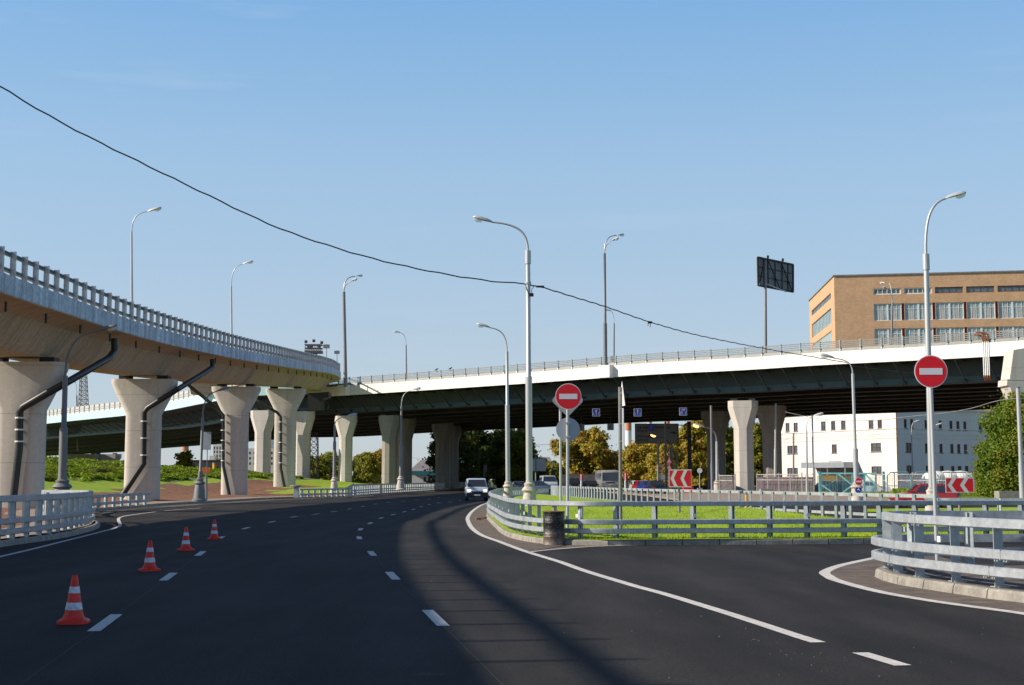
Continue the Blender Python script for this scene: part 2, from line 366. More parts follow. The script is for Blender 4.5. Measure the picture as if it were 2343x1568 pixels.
# embankment west of the kerb, rising to the railway
e = MB(); ny = 150; nx = 46
rows = []
for j in range(ny + 1):
    y = 40 + (262 - 40) * j / ny if j else -60
    row = []
    for i in range(nx + 1):
        t = (i / nx) ** 1.25; xe = lk(y) - .18; x = lerp(xe, -120, t)
        row.append(Vector((x, y, terr(x, y) + .004)))
    rows.append(row)
vs = [p for r_ in rows for p in r_]; W_ = nx + 1
for j in range(ny):
    for i in range(nx):
        a = j * W_ + i; f = (a, a + W_, a + W_ + 1, a + 1)
        c = (vs[f[0]] + vs[f[2]]) / 2; dx = lk(c.y) - c.x; nz = math.sin(c.x * .9) * .8 + math.sin(c.y * .37 + 1) * .9
        crest = interp(XC, c.y)
        if c.x < crest + 1.2: mi = 3
        elif dx < 2.6 and c.y < 200: mi = 4
        elif c.y > 136 and dx < 17 - (c.y < 142) * 8: mi = 1 if (dx < 9.5 + nz or c.y > 172) else 0
        elif c.z > 1.75 + .12 * nz: mi = 2
        elif c.z > lerp(.5, 1.6, sst((c.x + 37) / 5)) + .12 * nz and c.y < 175: mi = 1
        else: mi = 0
        e.f.append(f); e.m.append(mi)
e.v = vs
struct('embankment', e, [M['soil'], M['grass'], M['grassd'], M['ballast'], M['pave']], smooth=180)
def strip(path, w, z=.004, mb=None):
    m_ = mb or MB(); p = [Vector((q[0], q[1], z)) for q in path]
    m_.sweep(p, [(-w / 2, 0), (w / 2, 0)], closed=False); return m_
def flip(mb): mb.f = [f[::-1] for f in mb.f]; return mb
def kerb(path, name='kerb', h=.145, w=.17, side=1, seg=1.0):
    # individual kerb stones laid end to end along the path
    m_ = MB(); dense = [Vector((p[0], p[1], 0)) for p in path]
    rs = resample(dense, seg)
    for (a, ta), (b, tb) in zip(rs, rs[1:]):
        d = (b - a).normalized(); a2 = a + d * .012; b2 = b - d * .012; n_ = Vector((d.y, -d.x, 0)) * side
        prof = [(0, -.05), (0.02, h - .035), (.045, h), (w, h), (w, -.05)]
        va = [a2 + n_ * o_ + Vector((0, 0, z_)) for o_, z_ in prof]; vb = [b2 + n_ * o_ + Vector((0, 0, z_)) for o_, z_ in prof]
        m_.add(va + vb, [(i, i + 1, 6 + i, 5 + i) for i in range(4)] + [(0, 1, 2, 3, 4), (9, 8, 7, 6, 5)])
    return struct(name, m_, M['kerb'])
lkp = catmull([(x, y, 0) for y, x in LK], 6)
kerb(lkp, side=-1, w=.17)
# central island
GI = [(-1.1,59.2),(-.63,49.2),(-.32,43),(.02,39.7),(.5,37.4),(.86,36.4),(1.5,35.7),(2.4,35.4),(4.1,35.7),(8.3,36.3),(14.2,37.4),(24,38.5),(34,39)]
GF = [(-1.1,59.2),(-1.25,68),(-1.15,77),(-.95,91),(.6,103),(3.0,126)]
GB = [(3.0,126),(3.3,107),(6.05,78),(8.0,66.5),(10.2,58),(12.7,47),(13.6,43.6),(19,43.3),(34,43)]
outl = catmull([(x, y, 0) for x, y in GF[::-1]] , 5)[:-1] + catmull([(x, y, 0) for x, y in GI], 5)
kerb(outl, side=-1)
back = catmull([(x, y, 0) for x, y in GB], 5)
kerb(back, side=1)
poly = [(p.x, p.y) for p in outl] + [(p.x, p.y) for p in back[::-1]][:-1]
def inside(x, y, P):
    c = False; j = len(P) - 1
    for i in range(len(P)):
        if (P[i][1] > y) != (P[j][1] > y) and x < (P[j][0] - P[i][0]) * (y - P[i][1]) / (P[j][1] - P[i][1]) + P[i][0]: c = not c
        j = i
    return c
def dist(x, y, P):
    best = 1e9
    for i in range(len(P)):
        ax, ay = P[i - 1]; bx, by = P[i]; dx, dy = bx - ax, by - ay; L2 = dx * dx + dy * dy
        if L2 == 0: continue
        t = max(0, min(1, ((x - ax) * dx + (y - ay) * dy) / L2)); best = min(best, math.hypot(x - ax - t * dx, y - ay - t * dy))
    return best
def mound(x, y):
    return .15 + .42 * sst(dist(x, y, poly) / 1.6) * sst((y - 37) / 22) + .06 * sst(dist(x, y, poly) / 1.5) + .012 * math.sin(x * 5) * math.sin(y * 3)
gm = MB()
yy = 35.4
while yy < 126:
    st = .5 if yy < 60 else 1.2
    def spans(y):
        X = []
        for i in range(len(poly)):
            (ax, ay), (bx, by) = poly[i - 1], poly[i]
            if (ay > y) != (by > y): X.append(ax + (bx - ax) * (y - ay) / (by - ay))
        return sorted(X)
    a = spans(yy + 1e-4); b = spans(min(yy + st, 125.9))
    if len(a) >= 2 and len(b) >= 2:
        k = 26
        for i in range(k):
            q = [(lerp(a[0] + .1, a[-1] - .1, i / k), yy), (lerp(a[0] + .1, a[-1] - .1, (i + 1) / k), yy), (lerp(b[0] + .1, b[-1] - .1, (i + 1) / k), yy + st), (lerp(b[0] + .1, b[-1] - .1, i / k), yy + st)]
            gm.quad(*[Vector((x, y, mound(x, y))) for x, y in q])
    yy += st
struct('grass_island', gm, M['grass'], smooth=180)
tf = MB()
for i in range(26000):
    y = 35.6 + 24 * random.random() ** 1.7; x = -1 + 15.5 * random.random()
    if not inside(x, y, poly) or dist(x, y, poly) < .14: continue
    z = mound(x, y) - .02; h = random.uniform(.03, .10); a = random.random() * 3.14; w = .012; dx, dy = math.cos(a) * w, math.sin(a) * w
    tf.add([(x - dx, y - dy, z), (x + dx, y + dy, z), (x + random.uniform(-.03, .03), y + random.uniform(-.03, .03), z + h)], [(0, 1, 2)])
M['blade'] = leafmat('grass_blades', [(.22, .30, .006), (.34, .44, .008), (.42, .48, .02)], .3)
o = tf.build('grass_tufts', M['blade']); o['kind'] = 'stuff'
# right-hand small island
RI = [(30,24.9),(13,25.4),(9.5,25.45),(7.5,25.4),(6.85,25.1),(6.5,24.6),(6.3,23.6),(6.28,22.3),(6.45,21.4),(6.8,19.8),(7.14,18.9),(7.9,17),(9.2,14),(12,9),(16,4)]
rip = catmull([(x, y, 0) for x, y in RI], 6)
kerb(rip, side=-1, seg=.9)
rg = MB(); k = len(rip); inner = offset(rip, -.15)
cpt = [Vector((max(p.x + 1.2, 12) if p.y > 8 else p.x + 4, lerp(p.y, 20, .5), .14)) for p in rip]
for i in range(k - 1):
    a, b = inner[i].copy(), inner[i + 1].copy(); a.z = b.z = .14; rg.quad(a, b, cpt[i + 1], cpt[i])
rg.quad((12, 22.4, .135), (12, 8, .135), (60, -20, .135), (60, 24, .135))
struct('island_soil', rg, M['dust'])
# dusty gutters beside the kerbs
def gutter(path, w, side, name='gutter_dust', n=4):
    m_ = MB(); p = [Vector((q[0], q[1], .003)) for q in path]
    m_.sweep(p, [(0, 0), (side * w, 0)], closed=False); return struct(name, m_, M['dust'])
gp = catmull([(-1.1,59.2),(-.63,49.2),(-.32,43),(.02,39.7),(.5,37.4),(.86,36.4),(1.5,35.7),(2.4,35.4),(4.1,35.7)], 5) if False else None
def dustfill(a_, b_, name='gutter_dust'):
    m_ = MB(); n = 60; A_ = [Vector(p) for p in a_]; B_ = [Vector(p) for p in b_]
    def at(P, t):
        L = [0]
        for q, r_ in zip(P, P[1:]): L.append(L[-1] + (r_ - q).length)
        d = t * L[-1]
        for i in range(len(P) - 1):
            if d <= L[i + 1] + 1e-9: return P[i].lerp(P[i + 1], (d - L[i]) / max(1e-9, L[i + 1] - L[i]))
        return P[-1]
    for i in range(n):
        q = [at(A_, i / n), at(A_, (i + 1) / n), at(B_, (i + 1) / n), at(B_, i / n)]
        for v_ in q: v_.z = .0025
        m_.quad(*q)
    return struct(name, m_, M['dust'])
edge1 = [(1122,1147),(1112,1152),(1100,1157),(1082,1169),(1071,1183),(1071,1193),(1080,1209),(1102,1225),(1140,1239),(1182,1255),(1208,1264)]
e1w = [Pz(u, v) for u, v in edge1]
dustfill([Vector((x, y, 0)) for x, y in [(-1.2,72)] + GI[:7]], e1w)
dustfill([Vector((x, y, 0)) for x, y in [(1.4,35.7),(2.4,35.4),(4.1,35.7),(8.3,36.3),(14.2,37.4)]], [Pz(1208,1263), Pz(1274,1257), Pz(1374,1250.5), Pz(1523,1247.5), Pz(1874,1243), Pz(2200,1240), Pz(2343,1238.5)])
w3 = [Pz(u, v) for u, v in [(2100,1261),(2050,1268),(1993,1279),(1925,1294),(1888,1309),(1897,1320),(1919,1330),(2009,1354),(2121,1374),(2233,1390),(2343,1405),(2480,1428)]]
dustfill([Vector((x, y, 0)) for x, y in [(9.0,25.45),(7.5,25.4),(6.85,25.1),(6.5,24.6),(6.3,23.6),(6.28,22.3),(6.45,21.4),(6.8,19.8),(7.14,18.9),(7.7,17.5)]], w3)
gl = [Vector((x, y, 0)) for y, x in LK if 60 < y < 130]
m_ = MB(); m_.sweep([Vector((p.x, p.y, .0025)) for p in gl], [(0, 0), (1.5, 0)], closed=False); struct('gutter_dust', m_, M['dust'])
# painted lines
def marking(pts, w, name='lane_marking', n=6):
    p = catmull([Vector((q.x, q.y, 0)) for q in pts], n) if len(pts) > 2 else [Vector((q.x, q.y, 0)) for q in pts]
    return struct(name, flip(strip(p, w, .006)), M['paint'])
marking([Pz(u, v) for u, v in edge1 + [(1244,1275),(1286,1288),(1324,1302),(1364,1315),(1414,1330),(1454,1342),(1521,1360),(1600,1384),(1671,1406),(1745,1430),(1821,1455),(1872,1471)]], .17, 'edge_line')
marking([Pz(1968, 1494.6), Pz(2066, 1524)], .17)
marking([Pz(2330, 1602), Pz(2480, 1650)], .17)
marking([Pz(u, v) for u, v in [(1212,1263.5),(1274,1257),(1374,1250.5),(1523,1247),(1874,1242),(2100,1240),(2343,1238)]], .12, 'edge_line')
marking([w3[i] for i in range(len(w3))], .2, 'edge_line')
marking([Pz(u, v) for u, v in [(-160,1312),(0,1274.5),(80,1255.6),(147,1238.7),(199,1225.7),(249,1212.8),(271,1205.8),(275,1200),(271,1190),(276,1184),(300,1179),(378,1169),(460,1163)]], .13, 'edge_line')
marking([Vector((lk(y) + .6, y, 0)) for y in (124, 131, 145, 160, 180, 205, 230, 250)], .14, 'edge_line')
d1 = [(242,1425),(386,1320),(459,1267),(505,1231),(563,1209),(622,1194.5),(673,1183),(722,1177),(764,1171),(800,1165),(831,1159),(859,1153.6),(889,1150),(922,1147),(954,1144),(982,1142),(1005,1139)]
d2 = [(995,1414),(898,1318),(851,1267),(822,1231),(825,1211.5),(847,1197.7),(872,1185.7),(900,1178),(925,1171.5),(946,1166),(964,1159.6),(982,1154.6),(1004,1151),(1029,1149),(1053,1145.6)]
for dl in (d1, d2):
    pw = [Pz(u, v) for u, v in dl]
    for i, p in enumerate(pw):
        t = (pw[min(i + 1, len(pw) - 1)] - pw[max(i - 1, 0)]).normalized()
        L = 1.95
        marking([p - t * L / 2, p + t * L / 2], .15)
    t = (pw[0] - pw[1]).normalized(); q = pw[0] + t * 12
    cp = [q] + pw[:5]; mid = catmull([Vector((p.x, p.y, 0)) for p in cp], 24)
    mid = [p + Vector((random.uniform(-.006, .006), 0, 0)) for p in mid]
    struct('pavement_seam', flip(strip(mid, .008, .0032)), M['seam'])
# grit and fallen scraps on the asphalt
gr = MB()
for i in range(90):
    c = random.random()
    if c < .3: u, v = random.gauss(1760, 110), 0; v = 1395 + (u - 1500) * .33 + random.gauss(0, 14)
    elif c < .7: u, v = random.uniform(1300, 2000), random.gauss(1256, 6)
    else: u, v = random.uniform(900, 2300), random.uniform(1280, 1560)
    if v < 1245: continue
    p = Pz(u, v); s_ = random.uniform(.003, .009)
    gr.box((p.x, p.y, .008 + s_ / 3), (s_, s_, s_ * .6), random.random() * 3)
o = gr.build('road_grit', M['kerb']); o['kind'] = 'stuff'
# verge and pavements on the far right
pv = MB(); pv.prism([Vector(p) for p in [(13.5,95,-.05),(26,93,-.05),(60,90,-.05),(95,88,-.05),(95,150,-.05),(26,172,-.05),(12,200,-.05),(14,140,-.05)]], (0, 0, .17))
struct('pavement', pv, M['pave'])
gv = MB(); gv.prism([Vector(p) for p in [(29,100,0),(60,92,0),(95,90,0),(95,146,0),(60,133,0),(36,137,0)]], (0, 0, .16)); struct('grass_verge', gv, M['grassd'])
gv = MB(); gv.prism([Vector(p) for p in [(19.0,73,-.05),(30,66,-.05),(60,62,-.05),(60,74,-.05),(30,78,-.05)]], (0, 0, .2)); struct('grass_verge', gv, M['grass'])
gv = MB(); gv.prism([Vector(p) for p in [(16.3,51,-.05),(24,50,-.05),(40,49,-.05),(40,60,-.05),(22,60,-.05)]], (0, 0, .2)); struct('grass_verge', gv, M['grass'])
# far ground beyond the bridge
fg = MB(); fg.quad((-120, 262, -.02), (-12, 262, -.02), (-12, 700, -.02), (-250, 700, -.02)); struct('far_verge', fg, M['grassd'])
# railway track along the embankment crest
rw = MB(); cr = [Vector((interp(XC, y) - .1, y, interp(ZC, y) + .10)) for y in range(62, 200, 6)]
rw.sweep(cr, [(0, 0), (.12, 0), (.12, .22), (0, .22)])
o = rw.build('railway_rail', M['black']); tag(o, 'dark steel rail running along the crest of the left embankment', 'rail')
# ------------------------------------------------------------ curved concrete ramp on the left
VT = [(0,619),(37,634),(128,673),(208,704),(276,727.5),(337,747.4),(392,763),(443,775),(490,788),(534,798),(575,807),(614.6,814),(652,822),(689,829),(724,834.5),(751.5,840),(771,846),(783,856)]
RE = [(-14.6,-8),(-16.0,4),(-17.1,12),(-18.45,21),(-19.6,30),(-20.9,43),(-21.9,56),(-22.5,70),(-22.9,85),(-23.1,100),(-23.2,118),(-23.2,135),(-23.3,152),(-23.6,168),(-24.1,184),(-24.9,196),(-27.4,206.5),(-32.5,213.5),(-41,217),(-50,218)]
rp = catmull([(x, y, 0) for x, y in RE], 8)
zs = []
for p in rp:
    u, v = CX + F * p.x / p.y if p.y > 40 else -1, 0
    zs.append(None)
    if p.y >= 54 and p.y < 196:
        vv = interp(VT, CX + p.x / p.y * F); zs[-1] = (H + (1098 - vv) * p.y / F * 1.0)
ztab = [(rp[i].y, z) for i, z in enumerate(zs) if z]
# smooth cubic fit by averaging
def zr(y):
    if y < 56: return interp(ztab, 56) - (56 - y) * .012
    if y > 192: return interp(ztab, 192) + (y - 192) * .02
    w = [interp(ztab, min(192, max(56, y + d))) for d in (-8, -4, 0, 4, 8)]
    return sum(w) / 5
for i, p in enumerate(rp):
    p.z = zr(p.y) if i < len(rp) - 16 else zr(199) + .0
for i in range(len(rp) - 16, len(rp)): rp[i].z = rp[len(rp) - 17].z + .02 * (i - len(rp) + 17)
FH = .86; WD = 7.8
ramp = thing('curved_overpass', 'curved concrete ramp overpass sweeping in from the upper left', 'overpass', (-26, 90, 9))
d = MB()
prof = [(-.06, -.12), (-.06, -FH + .03), (-.9, -FH - .10), (-1.5, -FH - .35), (-2.35, -FH - 1.55), (-2.7, -FH - 1.85), (-WD + 2.7, -FH - 1.85), (-WD + 2.35, -FH - 1.55), (-WD + 1.5, -FH - .35), (-WD + .9, -FH - .1), (-WD, -FH + .03), (-WD, -.12)]
d.sweep(rp, prof, closed=True); flip(d)
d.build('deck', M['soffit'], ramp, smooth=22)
cum = resample(rp, 6.0, .3)
dense = resample(rp, .5, 0)
def subpath(path, a, b):
    out = []; L = 0
    for p, q in zip(path, path[1:]):
        dl = (q - p).length
        for s_ in ([a] if L <= a < L + dl else []): out.append(p.lerp(q, (a - L) / dl))
        if a < L + dl < b: out.append(q)
        if L <= b < L + dl: out.append(p.lerp(q, (b - L) / dl)); break
        L += dl
    return out
TL = sum((b - a).length for a, b in zip(rp, rp[1:]))
s_ = 0
while s_ < TL - 6.1:
    sp = subpath(rp, s_ + .03, s_ + 6.0)
    m_ = MB(); m_.sweep(sp, [(-.08, .0), (.08, .0), (.08, -FH + .04), (.05, -FH), (-.08, -FH)], closed=True); flip(m_)
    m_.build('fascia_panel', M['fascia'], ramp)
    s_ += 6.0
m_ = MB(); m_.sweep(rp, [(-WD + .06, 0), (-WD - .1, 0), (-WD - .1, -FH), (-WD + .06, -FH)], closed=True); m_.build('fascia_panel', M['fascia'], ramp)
# drip spouts under the cantilever
for p, t in resample(rp, 6.0, 3.3):
    if p.y < 50 or p.y > 190: continue
    r_ = Vector((t.y, -t.x, 0)).normalized(); q = p - r_ * .75
    MB().tube([q + Vector((0, 0, -FH - .05)), q + Vector((0, 0, -FH - .55))], .06, 6).build('drip_spout', M['pipe'], ramp)
# railing : posts, rails
def rail_on(path, side_off, thing_, z0=0.0):
    for zc, hh, ww in ((1.06, .20, .10), (.33, .20, .10)):
        m_ = MB(); m_.sweep(path, [(side_off - .18, zc - hh / 2), (side_off - .10, zc - hh / 2), (side_off - .06, zc - hh / 4), (side_off - .13, zc), (side_off - .06, zc + hh / 4), (side_off - .10, zc + hh / 2), (side_off - .18, zc + hh / 2)], closed=True); flip(m_)
        m_.build('rail', M['rail'], thing_, smooth=20)
rail_on(rp, -.16, ramp)
off = MB(); n_p = 0
for p, t in resample(rp, 1.65, .6):
    r_ = Vector((t.y, -t.x, 0)).normalized(); q = p - r_ * .10
    a = math.atan2(t.y, t.x)
    m_ = MB()
    m_.box(q - r_ * .06 + Vector((0, 0, .60)), (.012, .20, 1.22), a); m_.box(q + r_ * .05 + Vector((0, 0, .60)), (.11, .03, 1.22), a); m_.box(q - r_ * .17 + Vector((0, 0, .60)), (.11, .03, 1.22), a); m_.box(q - r_ * .1 + Vector((0, 0, .02)), (.30, .46, .04), a)
    if p.y < 50 or n_p > 96:
        off.v_ = 0; o_ = len(off.v); off.v += m_.v; off.f += [tuple(i + o_ for i in f) for f in m_.f]; off.m += m_.m
    else: m_.build('railing_post', M['galv'], ramp); n_p += 1
o = off.build('railing_post', M['galv'], ramp); o['kind'] = 'stuff'
# ramp piers
def rrect(w, d_, r, n=4):
    out = []
    for cx_, cy_, a0 in ((w / 2 - r, d_ / 2 - r, 0), (-w / 2 + r, d_ / 2 - r, 90), (-w / 2 + r, -d_ / 2 + r, 180), (w / 2 - r, -d_ / 2 + r, 270)):
        for k in range(n + 1):
            a = R(a0 + 90 * k / n); out.append((cx_ + r * math.cos(a), cy_ + r * math.sin(a)))
    return out
def pier(name, label, x, y, z0, z1, w, hw, d_, rz=0, flare=2.2, r=.5, m='conc', group=None, capz=.35, bear=True, nr=4):
    t = thing(name, label, 'pier', (x, y, z0), rz, group); b = MB(); Hh = z1 - z0
    secs = [(0, w, d_), (Hh - flare - capz, w, d_), (Hh - capz, hw, d_ * 1.02), (Hh, hw, d_ * 1.02)]
    rings = []
    for z, ww, dd in secs:
        rr = [Vector((px, py, z)) for px, py in rrect(ww, dd, min(r, dd * .45), nr)]; rings.append(rr)
    n = len(rings[0]); vs = [p for q in rings for p in q]
    fs = [(i * n + j, i * n + (j + 1) % n, (i + 1) * n + (j + 1) % n, (i + 1) * n + j) for i in range(len(rings) - 1) for j in range(n)] + [tuple(range((len(rings) - 1) * n, len(rings) * n))]
    b.add(vs, fs); b.build('shaft', M[m], t, smooth=30, local=True)
    if bear:
        for s in (-1, 1): MB().box((s * hw * .30, 0, Hh + .14), (.8, .9, .28)).build('bearing', M['black'], t, local=True)
    return t
PC = [((45, 73, .17), 'ramp pier at the far left edge, mostly filling the corner behind the lamp post'), ((325.5, 98, .3), 'flared ramp pier with black pipe kinked out to its lower left, above the grass bank'), ((536.5, 130, .15), 'flared ramp pier with thin pipe on its left, standing in brown soil'), ((651, 156, .9), 'farthest flared ramp pier, just left of the far guardrail end')]
for (u, yy, z0), lb in PC:
    x = Xat(u, yy)
    zt = zr(yy) - FH - 1.85 - .28
    t = pier('ramp_pier', lb, x, yy, z0, zt, 2.42, 4.6, 1.7, 0, 2.2, .55, group='flared piers under the curved ramp')
    pp = {45: [(262,766,79.5),(262,803,79.5),(249,820,78.5),(150,877,71.7),(52,932,71.7),(45,943,71.9),(44,1024,71.9),(31,1136,71.9)], 325.5: [(486,820,106),(486,840,106),(468,853,104.5),(405,892,96.8),(337,934,96.8),(329.5,945,96.9),(328.6,1061,96.9),(278,1137,96.9)],
          536.5: [(418,871,123),(478,919,128.7),(500,938,128.9),(511,950,128.9),(511,1066,128.9),(526,1138,128.9)], 651: [(587,916,150),(618,935,154.7),(634,944,154.9),(642.5,954,154.9),(642.5,1071,154.9),(651,1115,154.9)]}[u]
    pts = [Py(*q) for q in pp]
    if u in (45, 325.5): pts[0].z = zr(pts[0].y) - FH - .3
    dp = MB().tube(pts, .2 if u < 400 else .16, 10).build('drain_pipe', M['pipe'], t, smooth=50)
    a, b = (pts[-3], pts[-2])
    nk = 3 if u < 400 else 5
    for k in range(nk):
        q = a.lerp(b, (k + .5) / nk); MB().lathe([(.235, -.04), (.235, .04)], q, 12).build('pipe_clamp', M['white'], dp)
# thin hanging straps from the deck to the sloping pipes
# ------------------------------------------------------------ steel overpass crossing the picture
def bridge_line(u):                      # near edge : depth as function of picture column
    return 1 / (.00488 + 1.455e-6 * (u - 790))
NA = Vector((Xat(600, bridge_line(600)), bridge_line(600), 0)); NB = Vector((Xat(2560, bridge_line(2560)), bridge_line(2560), 0))
VTM = [(600,893),(720,888),(802,882.5),(952,872),(1171,856),(1380,839.5),(1484,831),(1718,819),(1855,808),(2020,799),(2220,788),(2343,779.6),(2560,760)]
E1 = (NB - NA).normalized(); LB = (NB - NA).length; NN = Vector((E1.y, -E1.x, 0))       # NN points to the camera
def z_edge(s):
    p = NA + E1 * s; u = CX + F * p.x / p.y; ws = []
    for du in (-60, -30, 0, 30, 60):
        uu = max(735, min(2340, u + du)); yv = bridge_line(uu); ws.append(H + (1098 - interp(VTM, uu)) * yv / F)
    return sum(ws) / 5
ne = [NA + E1 * (LB * i / 40) for i in range(41)]
for i, p in enumerate(ne): p.z = z_edge(LB * i / 40)
FARP = [(600, 285), (700, 276), (808, 272), (980, 250), (1171, 233), (1415, 215), (1584, 205), (1798, 191), (2030, 180), (2282, 168), (2560, 158)]
fe = []
for i in range(41):
    s = LB * i / 40; p = NA + E1 * s; u = CX + F * p.x / p.y; yv = interp(FARP, u); fe.append(Vector((Xat(u, yv), yv, ne[i].z - .6)))
mb = thing('steel_overpass', 'long straight steel overpass with bright white edge band crossing the picture', 'overpass', (10, 180, 14))
DT = 1.47
f_ = MB()
for i in range(40):
    pass
f_.sweep(ne, [(0, 0), (-.35, 0), (-.35, -DT), (0, -DT)][::-1], closed=True)
flip(f_); f_.build('edge_band', M['deckw'], mb)
dk = MB()
for i in range(40):
    a, b = ne[i] - NN * .35, ne[i + 1] - NN * .35; c, e_ = fe[i + 1], fe[i]
    dk.quad(a + Vector((0, 0, -.1)), b + Vector((0, 0, -.1)), c, e_)
    dk.quad(a + Vector((0, 0, -1.2)), e_ + Vector((0, 0, -.9)), c + Vector((0, 0, -.9)), b + Vector((0, 0, -1.2)))
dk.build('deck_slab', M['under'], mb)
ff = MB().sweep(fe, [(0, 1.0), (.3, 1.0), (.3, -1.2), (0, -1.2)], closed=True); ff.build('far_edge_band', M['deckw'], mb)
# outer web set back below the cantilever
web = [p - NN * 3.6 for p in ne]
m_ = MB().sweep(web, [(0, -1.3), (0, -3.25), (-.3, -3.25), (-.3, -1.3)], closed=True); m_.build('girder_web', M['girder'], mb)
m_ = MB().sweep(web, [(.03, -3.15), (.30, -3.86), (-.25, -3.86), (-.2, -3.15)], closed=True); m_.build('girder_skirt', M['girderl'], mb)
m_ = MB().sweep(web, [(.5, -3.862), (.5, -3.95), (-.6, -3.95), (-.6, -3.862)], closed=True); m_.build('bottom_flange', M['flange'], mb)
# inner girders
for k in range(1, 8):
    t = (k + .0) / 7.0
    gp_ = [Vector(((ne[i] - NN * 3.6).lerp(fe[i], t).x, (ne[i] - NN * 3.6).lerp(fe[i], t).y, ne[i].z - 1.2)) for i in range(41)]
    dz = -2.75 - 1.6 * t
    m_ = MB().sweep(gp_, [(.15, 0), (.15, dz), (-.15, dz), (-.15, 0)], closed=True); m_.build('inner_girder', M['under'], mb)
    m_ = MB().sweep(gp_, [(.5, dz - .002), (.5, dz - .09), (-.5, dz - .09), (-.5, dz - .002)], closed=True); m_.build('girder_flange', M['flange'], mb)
# inclined brackets
s = 3.0
while s < LB - 3:
    p = NA + E1 * s; u = CX + F * p.x / p.y
    if 730 < u < 2420:
        z = z_edge(s); q = Vector((p.x, p.y, z))
        m_ = MB(); a = q - NN * .45 + Vector((0, 0, -DT - .02)); b = q - NN * 3.3 + Vector((0, 0, -3.7))
        m_.beam(a, b, .16, .16); m_.box(b + Vector((0, 0, -.02)), (.35, .3, .5), math.atan2(E1.y, E1.x)); m_.beam(q - NN * .4 + Vector((0, 0, -DT + .18)), q - NN * 3.58 + Vector((0, 0, -DT + .0)), .16, .3)
        m_.build('bracket', M['girder'], mb)
    s += 3.45
# cross frames between the girders
# railing on the near edge : kinked posts, low parapet, three rails
for zc, hh in ((1.12, .12), (.90, .09), (.70, .09), (.50, .09)):
    m_ = MB().sweep(ne, [(-.12, zc - hh / 2), (-.06, zc - hh / 2), (-.06, zc + hh / 2), (-.12, zc + hh / 2)], closed=True); flip(m_); m_.build('rail', M['raill'], mb)
m_ = MB().sweep(ne, [(-.04, .0), (-.16, .40), (-.22, .40), (-.22, .0)], closed=True); m_.build('parapet', M['raill'], mb)
s = 1.0; npost = 0
while s < LB - 2:
    p = NA + E1 * s; u = CX + F * p.x / p.y
    if 735 < u < 2380 and npost < 98:
        z = z_edge(s); q = Vector((p.x, p.y, z)); m_ = MB()
        m_.beam(q - NN * .02, q - NN * .12 + Vector((0, 0, .36)), .1, .16, up=E1); m_.beam(q - NN * .04 + Vector((0, 0, .34)), q - NN * .04 + Vector((0, 0, 1.28)), .12, .16, up=E1)
        m_.build('railing_post', M['rail'], mb); npost += 1
    s += 2.35 if u < 1718 else 2.5
# rear railing seen above the deck
m_ = MB().sweep([p + Vector((0, 0, .3)) for p in fe], [(0, .9), (.1, .9), (.1, 1.0), (0, 1.0)], closed=True); m_.build('rear_rail', M['raill'], mb)
# lamp pilasters on the edge band
for u0 in (791.5, 1391.5):
    yv = bridge_line(u0); p = Py(u0, 900, yv); s = (Vector((p.x, p.y, 0)) - NA).dot(E1); z = z_edge(s)
    MB().box(Vector((p.x, p.y, z - DT / 2 - .0)) + NN * .42, (1.75, .95, DT + .12), math.atan2(E1.y, E1.x)).build('pilaster', M['deckw'], mb)
# copper topped conduits over the edge
for k in range(4):
    u0 = 2255 + k * 4.2; yv = bridge_line(u0); p = Py(u0, 900, yv); z = z_edge((Vector((p.x, p.y, 0)) - NA).dot(E1)); q = Vector((p.x, p.y, z)) + NN * .22
    t_ = .25 * (k % 2)
    c_ = MB().tube([q + Vector((0, 0, .15)), q + Vector((0, 0, -3.5))], .065, 8).build('conduit', M['white'], mb, smooth=50)
    MB().tube([q + Vector((0, 0, .15)), q + Vector((-.05, 0, .5 + t_)), q + Vector((-.25, .02, .8 + t_)), q + Vector((-.8, .3, .9 + t_))], .085, 8).build('elbow', M['rust'], c_, smooth=50)
    MB().tube([q + Vector((0, 0, -3.4)), q + Vector((.1, .1, -3.8)), q + Vector((.3, .3, -4.0))], .085, 8).build('elbow', M['rust'], c_, smooth=50)
# concrete head of the portal pier at the right edge
tp = thing('portal_pier', 'huge pale concrete pier head cut off by the right edge of the picture', 'pier', Py(2380, 1098, 137))
pl = [Py(u, v, 137) for u, v in [(2319.5,801),(2342,797),(2430,790),(2470,1000),(2440,1010),(2380,912),(2322,912),(2310,884),(2304,882),(2305,868),(2310.5,868)]]
MB().prism(pl, (0, 2.6, 0)).build('head', M['conc'], tp)
MB().box((Xat(2425, 138.3), 138.3, 4.0), (2.6, 2.4, 9.0)).build('shaft', M['conc'], tp)
# piers of the steel overpass
def spier(u, y, z0, w, hw, d_, label, rot=None, m='conc_shade', top=None, flare=2.4):
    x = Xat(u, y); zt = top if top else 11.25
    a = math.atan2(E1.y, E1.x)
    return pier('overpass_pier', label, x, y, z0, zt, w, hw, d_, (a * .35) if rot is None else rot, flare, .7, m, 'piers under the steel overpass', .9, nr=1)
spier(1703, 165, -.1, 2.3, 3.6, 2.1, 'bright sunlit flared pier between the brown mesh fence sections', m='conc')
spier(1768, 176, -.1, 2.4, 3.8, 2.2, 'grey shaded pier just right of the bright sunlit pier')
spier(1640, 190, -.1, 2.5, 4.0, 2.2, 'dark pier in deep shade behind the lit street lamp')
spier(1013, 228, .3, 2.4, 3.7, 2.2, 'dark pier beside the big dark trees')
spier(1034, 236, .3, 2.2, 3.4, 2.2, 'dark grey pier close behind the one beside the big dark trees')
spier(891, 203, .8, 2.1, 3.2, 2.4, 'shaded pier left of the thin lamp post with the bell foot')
spier(925, 214, .8, 2.2, 3.4, 2.4, 'shaded pier right behind the thin lamp post')
